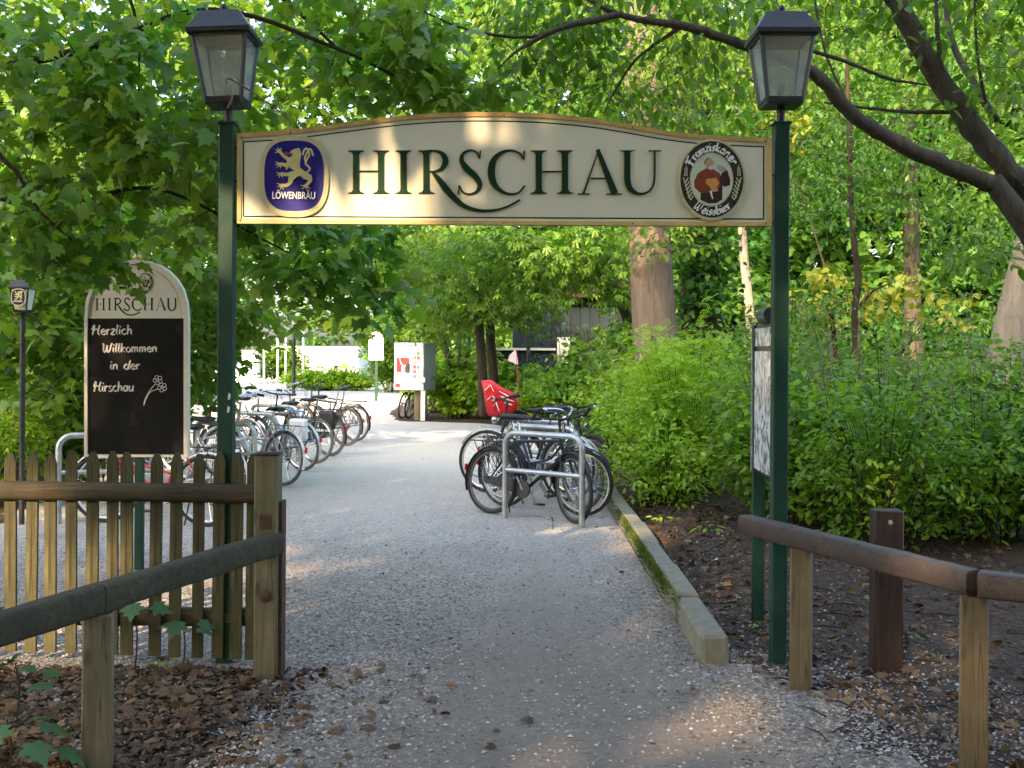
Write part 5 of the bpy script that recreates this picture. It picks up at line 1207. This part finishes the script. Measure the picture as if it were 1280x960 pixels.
# maple at upper left, its trunk just outside the frame
mb_ = (-5.3, 7.8, 0)
tree('maple_tree', 'broad-leaved maple whose low drooping branches fill the upper left', 'tree', mb_, avoid=[(V(222, 372, 7.6), (.5, 2, .46)), (V(20, 376, 7.3), (.40, 2.5, .33))],
     trunk=[(-5.3, 7.8, -.1, .2), (-5.25, 7.8, 2, .17), (-5.1, 7.8, 4.5, .13), (-5.0, 7.9, 7, .08)],
     limbs=[[(-5.15, 7.8, 3.6, .07), VL(-60, 90, 7.6, .045), VL(110, 60, 7.4, .03), VL(262, 12, 7.3, .02), VL(420, 60, 7.2, .014), VL(540, 120, 7.3, .006)],
            [(-5.2, 7.8, 2.6, .06), VL(-80, 230, 7.6, .035), VL(60, 262, 7.5, .022), VL(190, 235, 7.3, .014), VL(330, 300, 7.4, .008), VL(420, 350, 7.5, .004)],
            [(-5.2, 7.8, 2.2, .05), VL(-60, 190, 7.2, .03), VL(10, 205, 7.0, .016), VL(48, 262, 6.9, .01), VL(90, 300, 6.9, .006)],
            [(-5.0, 7.9, 5.2, .06), VL(60, -120, 7.5, .04), VL(160, -10, 7.2, .014), VL(172, 150, 7.2, .007), VL(150, 260, 7.2, .004)],
            [(-5.0, 7.9, 5.0, .06), VL(180, -130, 7.9, .04), VL(330, -20, 7.9, .022), VL(420, 60, 7.9, .014), VL(500, 160, 8.0, .006)]],
     crown=[E(110, 110, 7.3, 210, 150, .75, 5), E(70, 290, 7.2, 130, 90, .7, 2.6), E(235, 210, 7.6, 140, 80, .8, 2.4), E(410, 325, 7.4, 110, 55, .55, 1.7), E(330, 290, 7.4, 90, 50, .5, .7), E(470, 50, 7.5, 130, 80, .7, 2.6),
            E(112, 335, 7.5, 34, 32, .3, .5), E(100, 366, 7.6, 40, 14, .3, .25), E(55, 340, 7.4, 60, 30, .4, .4), E(560, 110, 7.6, 90, 50, .5, 1.0), E(30, -80, 7.5, 250, 90, 1.2, 1.5), E(450, 385, 7.5, 50, 22, .4, .25)],
     n_spray=390, per=11, R=.29, tmpl=T_MAPLE, size=(.07, .14), mat_=M['maple'], bark=M['twig'], nparts=300, seed=4, pitch=(-80, -5), flat=.5, tw_r=(.002, .008))

# leaning tree at right, limbs crossing the top of the picture
rb_ = (4.75, 7.7, 0)
tree('leaning_tree', 'bare-limbed leaning tree at right whose long branches cross above the right lamp post', 'tree', rb_,
     trunk=[(4.75, 7.7, -.1, .17), (4.3, 7.7, 1.2, .14), VL(1345, 420, 7.7, .115), VL(1300, 310, 7.7, .09), VL(1240, 225, 7.7, .07)],
     limbs=[[VL(1243, 230, 7.7, .07), VL(1195, 213, 7.6, .066), VL(1125, 180, 7.5, .06), VL(1068, 145, 7.4, .055), VL(1015, 90, 7.3, .048), VL(945, 62, 7.25, .04), VL(905, 48, 7.2, .036), VL(854, 33, 7.2, .032), VL(768, 16, 7.2, .02), VL(690, -30, 7.3, .012)],
            [(4.3, 7.7, 1.4, .14), VL(1380, 330, 7.8, .115), VL(1285, 235, 7.8, .1), VL(1225, 172, 7.8, .095), VL(1170, 90, 7.8, .085), VL(1130, 20, 7.8, .08), VL(1090, -60, 7.8, .075), VL(1020, -200, 7.8, .05)],
            [VL(778, 17, 7.2, .025), VL(740, 26, 7.15, .026), VL(704, 34, 7.1, .022), VL(677, 46, 7.1, .018), VL(645, 65, 7.1, .011), VL(622, 86, 7.1, .005)],
            [VL(700, 36, 7.1, .014), VL(665, 46, 7.2, .012), VL(620, 44, 7.2, .012), VL(575, 34, 7.2, .01), VL(530, 15, 7.2, .006)],
            [VL(850, 34, 7.2, .018), VL(810, 62, 7.3, .012), VL(790, 80, 7.3, .011), VL(765, 120, 7.4, .008), VL(755, 142, 7.4, .004)],
            [VL(1005, 60, 7.4, .016), VL(1060, 78, 7.5, .015), VL(1110, 98, 7.6, .013), VL(1165, 107, 7.6, .006)],
            [VL(1215, 140, 7.8, .02), VL(1140, 140, 7.9, .016), VL(1085, 135, 8.0, .012), VL(1030, 128, 8.0, .007)],
            [VL(1245, 150, 7.9, .035), VL(1215, 100, 8.2, .03), VL(1190, 50, 8.4, .026), VL(1175, -40, 8.5, .02)],
            [VL(1232, 130, 7.75, .014), VL(1221, 60, 7.75, .012), VL(1217, -60, 7.75, .01)], [VL(1178, 90, 7.75, .02), VL(1172, 40, 7.75, .018), VL(1168, -60, 7.75, .014)],
            [VL(1060, 130, 7.4, .012), VL(1030, 60, 7.6, .01), VL(1012, -40, 7.7, .008)]],
     crown=[E(1120, 10, 7.9, 230, 70, .8, 2.5), E(780, 20, 7.5, 200, 60, .5, 2.2), E(1240, 70, 7.6, 80, 90, .5, 1), E(820, 110, 7.8, 120, 50, .5, 1.0), E(1245, 330, 7.5, 60, 30, .3, .35), E(690, 80, 7.6, 100, 50, .4, .8), E(1000, -60, 7.8, 300, 60, .8, 1.2)],
     n_spray=290, per=9, R=.26, tmpl=T_OVAL, size=(.06, .115), mat_=M['bright'], bark=M['bark_smooth'], nparts=250, seed=9, pitch=(-70, 0), tw_r=(.002, .009))

def simple_trunk_tree(name, label, path, crown, bark, n_spray, per, R, tmpl, size, mat_, seed, limbs=(), group=None, pitch=(-70, 5), sides=10, flat=.45):
    b = path[0]; return tree(name, label, 'tree', (b[0], b[1], 0), trunk=path, limbs=limbs, crown=crown, n_spray=n_spray, per=per, R=R, tmpl=tmpl, size=size, mat_=mat_, bark=bark, seed=seed, group=group, pitch=pitch, sides=sides, flat=flat, tw_r=(.004, .03))
def PT(pts, Y): return [VL(a, b, Y, r_*Y/FPX) for a, b, r_ in pts]
FT = 'trees standing behind the gate'
simple_trunk_tree('beech_tree', 'thick grey-brown tree trunk standing right of centre behind the sign', PT([(834, 580, 34), (826, 500, 30), (819, 420, 28), (812, 300, 26), (806, 150, 24), (800, -60, 22), (798, -200, 16)], 18.5),
    [E(800, -60, 17, 330, 90, 2.5, 2), E(700, 60, 16, 200, 70, 2, 2), E(900, 110, 17, 150, 90, 2, 1.6), E(830, 300, 17.6, 45, 22, .4, .25), E(560, 120, 17, 140, 90, 2, 1.4), E(800, 60, 16, 260, 90, 2, 2.4), E(1020, 20, 16, 180, 80, 2, 1.6)], M['bark_big'], 560, 16, .6, T_OVAL, (.09, .15), M['bright'], 31, group=FT)
simple_trunk_tree('ivy_clad_tree', 'dark leafy trunk just right of the thick grey-brown one', PT([(890, 560, 28), (878, 420, 26), (872, 300, 25), (866, 120, 23), (862, -60, 20)], 22),
    [E(872, 330, 21.5, 38, 90, .7, 1.6), E(960, 200, 21, 130, 120, 2, 3), E(880, 60, 21, 200, 90, 2, 2)], M['bark_dark'], 260, 15, .55, T_MAPLE_LO, (.10, .16), M['forest'], 32, group=FT)
simple_trunk_tree('chestnut_tree', 'chestnut with large fingered leaves in front of the dark shed', PT([(800, 505, 8), (794, 440, 7), (776, 378, 6), (745, 335, 5)], 21),
    [E(700, 322, 20, 110, 40, 1.4, 4), E(775, 425, 20.5, 26, 26, .6, .4), E(772, 368, 20.3, 42, 20, .8, .7), E(620, 340, 21, 90, 45, 1.2, 2.5)], M['bark_dark'], 170, 13, .5, T_PALM, (.13, .2), M['chestnut'], 33, group=FT, pitch=(-60, -5),
    limbs=[PT([(772, 372, 6), (740, 352, 5), (700, 346, 3)], 21), PT([(745, 335, 4), (690, 325, 3.5), (640, 330, 2)], 21)])
for i, (px, lab) in enumerate(((603, 'left one of two slim dark trunks behind the red rain cover'), (617, 'right one of two slim dark trunks behind the red rain cover'))):
    simple_trunk_tree('slim_tree', lab, PT([(px+2, 520, 7), (px, 470, 6), (px-4, 410, 5.5), (px-10+i*14, 350, 4)], 25+i), [E(570+i*70, 380, 25, 70, 28, 1.2, 1), E(560+i*60, 330, 25, 90, 40, 1.5, 1.5)], M['bark_dark'], 110, 14, .55, T_PALM, (.14, .21), M['bright'], 40+i, group=FT, pitch=(-60, 0), sides=8)
# many-stemmed tree left of centre, with a forked pale limb
simple_trunk_tree('forked_tree', 'many-stemmed bright tree behind the vending machine', PT([(572, 520, 6), (566, 470, 5), (548, 410, 4), (528, 370, 4)], 29),
    [E(470, 330, 27, 100, 50, 2, 2.4), E(560, 400, 28, 60, 40, 1.5, 1.3), E(520, 300, 27, 120, 50, 2, 2), E(440, 400, 29, 30, 20, .8, .3)], M['bark_smooth'], 260, 14, .6, T_OVAL, (.13, .22), M['bright'], 45, group=FT,
    limbs=[PT([(572, 500, 4), (585, 440, 3), (590, 380, 2)], 29), PT([(568, 490, 4), (575, 430, 3), (560, 350, 2)], 29), PT([(528, 370, 4), (515, 345, 3), (500, 320, 1)], 29), PT([(528, 370, 4), (545, 340, 3), (570, 310, 1)], 29)])
# trees at left
LT = 'trees behind the chalkboard'
simple_trunk_tree('young_maple', 'young maple growing close behind the chalkboard', PT([(-30, 640, 9), (0, 480, 7), (40, 330, 5), (80, 200, 3)], 12.5),
    [E(60, 420, 12, 120, 110, 1.2, 3), E(240, 430, 13.5, 60, 90, 1, 1.7), E(315, 395, 14, 45, 32, 1, .5), E(150, 300, 12.5, 190, 70, 1.2, 3)], M['bark_dark'], 330, 12, .42, T_MAPLE_LO, (.10, .17), M['bright'], 51, group=LT)
simple_trunk_tree('leafy_tree', 'bright tree at left beyond the small lantern', PT([(-120, 600, 14), (-90, 400, 12), (-20, 200, 9), (60, 60, 6)], 17),
    [E(80, 150, 17, 260, 170, 2, 3), E(300, 200, 18, 170, 150, 2, 3), E(440, 180, 18, 150, 130, 2, 2), E(320, 60, 18, 200, 60, 2, 1.5), E(120, 0, 18, 260, 90, 2, 2.6), E(30, 250, 17, 160, 120, 2, 1.5)], M['bark_dark'], 800, 15, .6, T_MAPLE_LO, (.12, .2), M['bright'], 52, group=LT)
# right side
RT = 'trees in the wood at right'
simple_trunk_tree('pale_tree', 'leaning pale smooth trunk at the right edge of the frame', PT([(1243, 520, 25), (1254, 470, 23), (1266, 400, 21), (1290, 300, 19), (1330, 150, 17), (1380, -50, 14)], 14.5),
    [E(1230, 120, 14, 110, 110, 1.2, 2), E(1260, -20, 14, 150, 80, 1.5, 1)], M['bark_pale'], 110, 14, .5, T_OVAL, (.08, .13), M['bright'], 61, group=RT)
simple_trunk_tree('far_trunk', 'slender tree catching orange sunlight right of the ivy-clad trunk', PT([(944, 520, 7), (938, 400, 6), (930, 320, 5.5), (924, 200, 4.5), (918, 0, 4)], 32), [E(935, 160, 30, 100, 130, 2, 1)], M['bark_pale'], 150, 16, .8, T_OVAL, (.14, .24), M['forest'], 62, group=RT)
simple_trunk_tree('thin_dark_tree', 'thin dark crooked stem in the middle of the right-hand wood', PT([(1074, 500, 4), (1068, 400, 4), (1073, 350, 4.5), (1066, 290, 3.5), (1062, 180, 3), (1058, 60, 2)], 14), [E(1060, 220, 14, 100, 90, 1.2, 2), E(1020, 380, 14.5, 70, 50, 1, 1)], M['bark_dark'], 130, 12, .4, T_OVAL, (.06, .1), M['forest'], 63, group=RT, sides=8,
    limbs=[PT([(1073, 385, 3), (1090, 365, 2), (1110, 355, 1)], 14)])
simple_trunk_tree('reddish_tree', 'brownish trunk deep in the right-hand wood among yellow leaves', PT([(1150, 520, 13), (1142, 420, 11), (1140, 330, 10), (1136, 180, 9), (1130, 0, 8)], 21), [E(1140, 180, 20, 130, 130, 2, 3), E(1220, 300, 21, 80, 60, 1.5, 1.2), E(1060, 130, 21, 120, 110, 2, 2), E(1140, 60, 20, 200, 80, 2, 2)], M['bark_smooth'], 460, 15, .6, T_OVAL, (.10, .16), M['forest'], 64, group=RT)
simple_trunk_tree('sun_tinted_sapling', 'sapling in the right-hand wood, low-sun yellow put into its leaf colour', PT([(1040, 520, 3), (1044, 440, 3), (1036, 370, 2.4), (1030, 330, 1.5)], 17), [E(1035, 372, 17, 45, 40, .7, 1.4), E(1110, 372, 17, 40, 30, .6, .9), E(1185, 385, 17, 45, 22, .6, .7), E(985, 165, 17, 40, 40, .6, .4)], M['bark_dark'], 60, 9, .3, T_MAPLE_LO, (.09, .15), M['sun_tint_leaf'], 65, group=RT, sides=6)

# ================================================================== SHRUBS AND SMALL PLANTS
BS = 'bushes right of the path'
shrub('bush', 'bright green bush of upright shoots behind the kerb, below the thick trunk', 'bush', (2.05, 13.0), .85, 1.3, 2.3, 52, 11, 8, .17, T_PINN, (.07, .12), M['shrub_bright'], 150, BS, 71, pitch=(-35, 35))
shrub('bush', 'low bright bush spilling over the mossy kerb', 'bush', (1.72, 12.1), .62, 1.1, 1.15, 46, 10, 8, .14, T_OVAL, (.05, .09), M['shrub_bright'], 120, BS, 72, lean=(-.08, 0))
shrub('bush', 'bright bush behind the parked bicycles at the kerb', 'bush', (1.9, 15.6), .8, 1.5, 1.6, 40, 10, 9, .2, T_OVAL, (.06, .11), M['shrub'], 0, BS, 73)
shrub('bush', 'bush at the far end of the kerb in front of the shed', 'bush', (2.0, 18.2), .9, 1.6, 1.35, 40, 10, 10, .26, T_OVAL, (.08, .14), M['shrub'], 0, BS, 74)
for i, (x, y, h, lab, np_) in enumerate(((2.62, 10.3, 1.5, 'bush directly behind the right lamp post', 60), (3.05, 9.3, 1.5, 'dense green bush behind the brown bollard', 120), (3.95, 9.5, 1.55, 'dense green bush right of the bollard, behind the knee rail', 120), (4.9, 9.4, 1.45, 'dense green bush at the right edge behind the knee rail', 80),
        (2.7, 11.2, 1.9, 'taller bush behind the first row, right of the notice board', 0), (3.8, 11.4, 1.85, 'taller bush in the second row behind the bollard', 0), (5.0, 11.3, 1.85, 'taller bush in the second row near the pale trunk', 0), (5.9, 10.2, 1.7, 'bush outside the end of the knee rail', 0))):
    shrub('bush', lab, 'bush', (x, y), .72, .75, h, 44, 11, 9, .17, T_OVAL if i % 3 else T_MAPLE_LO, (.05, .092), M['shrub'] if i < 4 else M['bright'], np_, BS, 80+i, pitch=(-50, 20))
# second rank of undergrowth at right
mass('undergrowth', 'leafy undergrowth covering the floor of the right-hand wood', [((7, 15, .7), (5, 3, 1.1), 2), ((5, 19, .9), (5, 3, 1.5), 2), ((9, 22, 1.2), (8, 4, 1.8), 2.2), ((4, 26, 1.2), (4, 4, 1.8), 1.6), ((12, 28, 1.5), (9, 6, 2.2), 2)], 34000, T_OVAL, (.08, .16), M['forest'], 101, spray_n=12, R=.45)
# left
LB = 'bushes at left behind the fence'
shrub('bush', 'light green bush behind the left end of the picket fence', 'bush', (-5.75, 11.9), .8, .9, 1.25, 36, 10, 9, .17, T_OVAL, (.05, .1), M['shrub_bright'], 60, LB, 91)
shrub('bush', 'bush with brown dry stems left of the chalkboard', 'bush', (-5.2, 13.4), .7, .8, 1.9, 40, 7, 8, .2, T_MAPLE_LO, (.07, .12), M['shrub'], 0, LB, 92)
shrub('bush', 'bush behind the bicycles, right of the chalkboard', 'bush', (-5.5, 17.5), .9, 1.3, 2.2, 44, 10, 10, .24, T_OVAL, (.07, .12), M['shrub_bright'], 0, LB, 93)
shrub('bush', 'bush behind the chalkboard panel', 'bush', (-6.6, 15.0), 1.2, 1.3, 2.3, 44, 10, 10, .24, T_OVAL, (.07, .12), M['bright'], 0, LB, 94)
shrub('bush', 'bush beside the small lantern pole', 'bush', (-7.2, 13.0), 1.0, 1.2, 1.8, 40, 10, 9, .2, T_OVAL, (.06, .11), M['shrub'], 0, LB, 95)
mass('left_undergrowth', 'leafy undergrowth on the floor of the left-hand wood', [((-9, 16, .8), (2.6, 4, 1.3), 2), ((-9.5, 22, 1), (2.5, 3, 1.6), 1.5), ((-12, 18, 1.5), (3, 5, 2), 1.5)], 12000, T_OVAL, (.09, .16), M['forest'], 102, spray_n=12, R=.45)
# planted bed behind the vending machine
MBG = 'bushes in the bed around the vending machine'
for i, (px, py, Y, rx, h, lab) in enumerate(((575, 523, 28.6, .9, 1.5, 'bush just right of the vending machine leg'), (612, 520, 28.2, .8, 1.6, 'bush below the two slim trunks'), (645, 520, 27.5, .9, 1.3, 'bush below the pennant'), (690, 520, 26, .9, 1.35, 'bush in front of the shed wall'), (722, 520, 24.5, .9, 1.85, 'bush before the pale shed door'), (775, 530, 22.5, .8, 1.7, 'bush left of the thick trunk'), (548, 515, 31, 1.1, 1.8, 'dark bush behind the vending machine'))):
    p = V(px, py, Y); shrub('bush', lab, 'bush', (p.x, Y), rx, .8, h, 34, 9, 9, .26, T_OVAL if i % 2 else T_MAPLE_LO, (.10, .17), M['shrub'] if i % 3 else M['shrub_bright'], 0, MBG, 110+i)
# clearing
p = V(418, 472, 48); shrub('hedge', 'low clipped green hedge in the bright clearing', 'hedge', (p.x, 48), 2.1, .8, .95, 60, 9, 10, .3, T_OVAL, (.14, .24), M['shrub_bright'], 0, None, 121)
p = V(345, 470, 58); shrub('hedge', 'climbing greenery between the white poles', 'hedge', (p.x, 58), 2.0, .6, 2.2, 40, 9, 10, .35, T_OVAL, (.16, .26), M['bright'], 0, None, 122)
p = V(490, 470, 46); shrub('bush', 'green bush right of the white sign', 'bush', (p.x, 46), 1.1, 1, 3.2, 40, 9, 10, .4, T_OVAL, (.16, .26), M['bright'], 0, None, 123)

def seedling(label, pos, h, leaves, tmpl, mat_, group, seed):
    r_ = np.random.default_rng(seed); z = float(hgt(pos[0], pos[1])); t = thing('seedling', label, 'seedling', (pos[0], pos[1], z), 0, group); mb = MB()
    mb.tube(cr([(0, 0, -.02), (.01, .01, h*.5), (.0, -.01, h)], 4), [.005, .003], 6); o = mb.build('stem', M['twig'], t); me = single_leaf(tmpl, mat_)
    for (az, out, zf, s_, pit) in leaves:
        az = radians(az); p1 = Vector((cos(az)*out, sin(az)*out, h*zf)); p0 = Vector((0, 0, h*zf*.9)); mb = MB(); mb.tube([p0, p1], .002, 4); mb.build('leaf_stalk', M['twig'], t)
        B = basis(1, r_, (pit, pit), np.array([az]), 18)[0]; o = bpy.data.objects.new('leaf', me); C.objects.link(o); o.parent = t; m = Matrix.Identity(4)
        for a in range(3):
            for b in range(3): m[a][b] = B[a][b]*s_
            m[a][3] = p1[a]
        o.matrix_basis = m
    return t
SG = 'maple seedlings at the fence'
lv = lambda r_, n, s0, s1, out: [(r_.uniform(0, 360), r_.uniform(.3, 1)*out, r_.uniform(.7, 1.05), r_.uniform(s0, s1), r_.uniform(-35, 5)) for _ in range(n)]
rr_ = random.Random(12)
p = gnd(228, 838); seedling('maple seedling with lobed leaves before the fence, nearest the green post', (p.x, p.y), .27, [(-100, .05, 1, .12, -30), (10, .09, .95, .11, -20), (170, .07, .95, .10, -20), (60, .12, .8, .09, -10), (-30, .13, .9, .09, -15)], T_MAPLE, M['seedling'], SG, 1)
p = gnd(168, 842); seedling('leafy maple seedling before the fence, right of the grey rail post', (p.x, p.y), .38, [(-80, .06, 1, .12, -30), (0, .1, .95, .11, -20), (180, .12, .9, .12, -20), (80, .1, .85, .1, -10), (-140, .12, .95, .1, -25)], T_MAPLE, M['seedling'], SG, 2)
p = gnd(20, 905); seedling('blue-green seedling below the left end of the grey rail', (p.x, p.y), .28, lv(rr_, 9, .08, .13, .2), T_MAPLE, M['seedling'], SG, 3)
seedling('large-leaved seedling at the bottom left corner', (-1.98, 4.42), .24, [(-90, .08, 1, .13, -25), (0, .14, .95, .14, -20), (170, .16, 1, .13, -15), (-40, .2, .8, .13, -25), (-150, .2, .85, .12, -25), (60, .1, .9, .12, -10), (-10, .24, .6, .12, -30)], T_MAPLE, M['seedling'], SG, 4)
p = gnd(885, 690); seedling('small bright weed on the soil right of the kerb', (p.x, p.y), .10, lv(rr_, 9, .05, .1, .09), T_OVAL, M['shrub_bright'], 'weeds right of the kerb', 5)
p = gnd(812, 668); seedling('weed with narrow leaves beside the kerb top', (p.x+.12, p.y), .1, lv(rr_, 10, .05, .09, .1), T_OVAL, M['shrub_bright'], 'weeds right of the kerb', 6)
p = gnd(1132, 815); seedling('tiny weed at the foot of the bollard', (p.x, p.y), .12, lv(rr_, 10, .025, .05, .05), T_OVAL, M['shrub'], 'weeds right of the kerb', 7)
p = gnd(690, 662); seedling('small weed in the gravel below the front hoop stand', (p.x, p.y), .12, lv(rr_, 9, .03, .055, .07), T_OVAL, M['shrub'], 'weeds right of the kerb', 8)
p = gnd(945, 790); seedling('tiny weed at the foot of the notice board', (p.x, p.y), .05, lv(rr_, 9, .02, .04, .05), T_OVAL, M['shrub_bright'], 'weeds right of the kerb', 9)
p = gnd(200, 832); seedling('low pale weeds growing under the fence', (p.x, p.y), .05, lv(rr_, 12, .025, .04, .12), T_OVAL, M['shrub_bright'], 'weeds at the fence', 10)

# ================================================================== FAR WOOD, AND AN UNSEEN WOOD ADDED BEHIND THE VIEWPOINT TO BREAK THE LOW SUN
mass('far_wood', 'distant wood closing off the view behind the path and the shed', [E(980, 260, 42, 420, 200, 5, 6), E(640, 280, 52, 200, 170, 5, 4), E(430, 310, 80, 180, 130, 6, 3.4), E(60, 300, 36, 260, 200, 4, 3.5), E(1250, 200, 36, 250, 220, 5, 4), E(800, 60, 46, 420, 150, 5, 5), E(1200, 60, 40, 250, 160, 5, 4), E(520, 425, 58, 60, 45, 3, 1), E(1020, 395, 38, 420, 60, 4, 4), E(880, 335, 40, 130, 70, 4, 2.2), E(700, 420, 44, 120, 40, 3, 1)], 130000, T_MAPLE_LO, (.26, .44), M['forest'], 201, spray_n=40, R=1.1)
rw = np.random.default_rng(77); u = np.array((SUN_DIR.x, SUN_DIR.y, 0))
T = ell([((-26, -18, 8.4), (8, 6, 9.8), 3), ((-14, -21, 8.4), (8, 6, 10.6), 3.4), ((-3, -23, 8.4), (8, 6, 11.2), 3.4), (( 9, -23, 8.4), (8, 6, 11.2), 3), ((18, -18, 8), (7, 6, 10), 2), ((0, -3, 9.5), (9, 5, 2.6), 2.6), ((-7, 0, 9), (5, 5, 2.4), 1.2)], 3700, rw)
P, az = sprays(T, 15, 1.0, rw, .8); s3 = np.array(tuple(-dirv))
keep = np.ones(len(P), bool)
for (tx, ty, tz, rad, pr) in ((-1.3, 6.1, 2.45, .62, .9), (-.75, 6.1, 2.3, .5, .9), (-.2, 6.1, 3.0, .5, .92), (1.35, 6.1, 2.4, .5, .75), (-2.85, 6.0, .8, .8, 1.0)):  # gaps cut towards the sun so patches land on sign and fence
    d_ = P-np.array((tx, ty, tz)); al = d_ @ s3; perp = np.linalg.norm(d_-al[:, None]*s3[None, :], axis=1); keep &= ~((perp < rad) & (rw.uniform(0, 1, len(P)) < pr))
P, az = P[keep], az[keep]; P[:, 2] = np.maximum(P[:, 2], .2)
B = basis(len(P), rw, (-70, 20), az); o = link_mesh('shade_wood', leaf_mesh('shade_wood', T_DIAMOND, P, B, rw.uniform(.6, .95, len(P)), M['forest']))
tag(o, 'unseen wood added behind the viewpoint to shade the gate', kind='stuff')
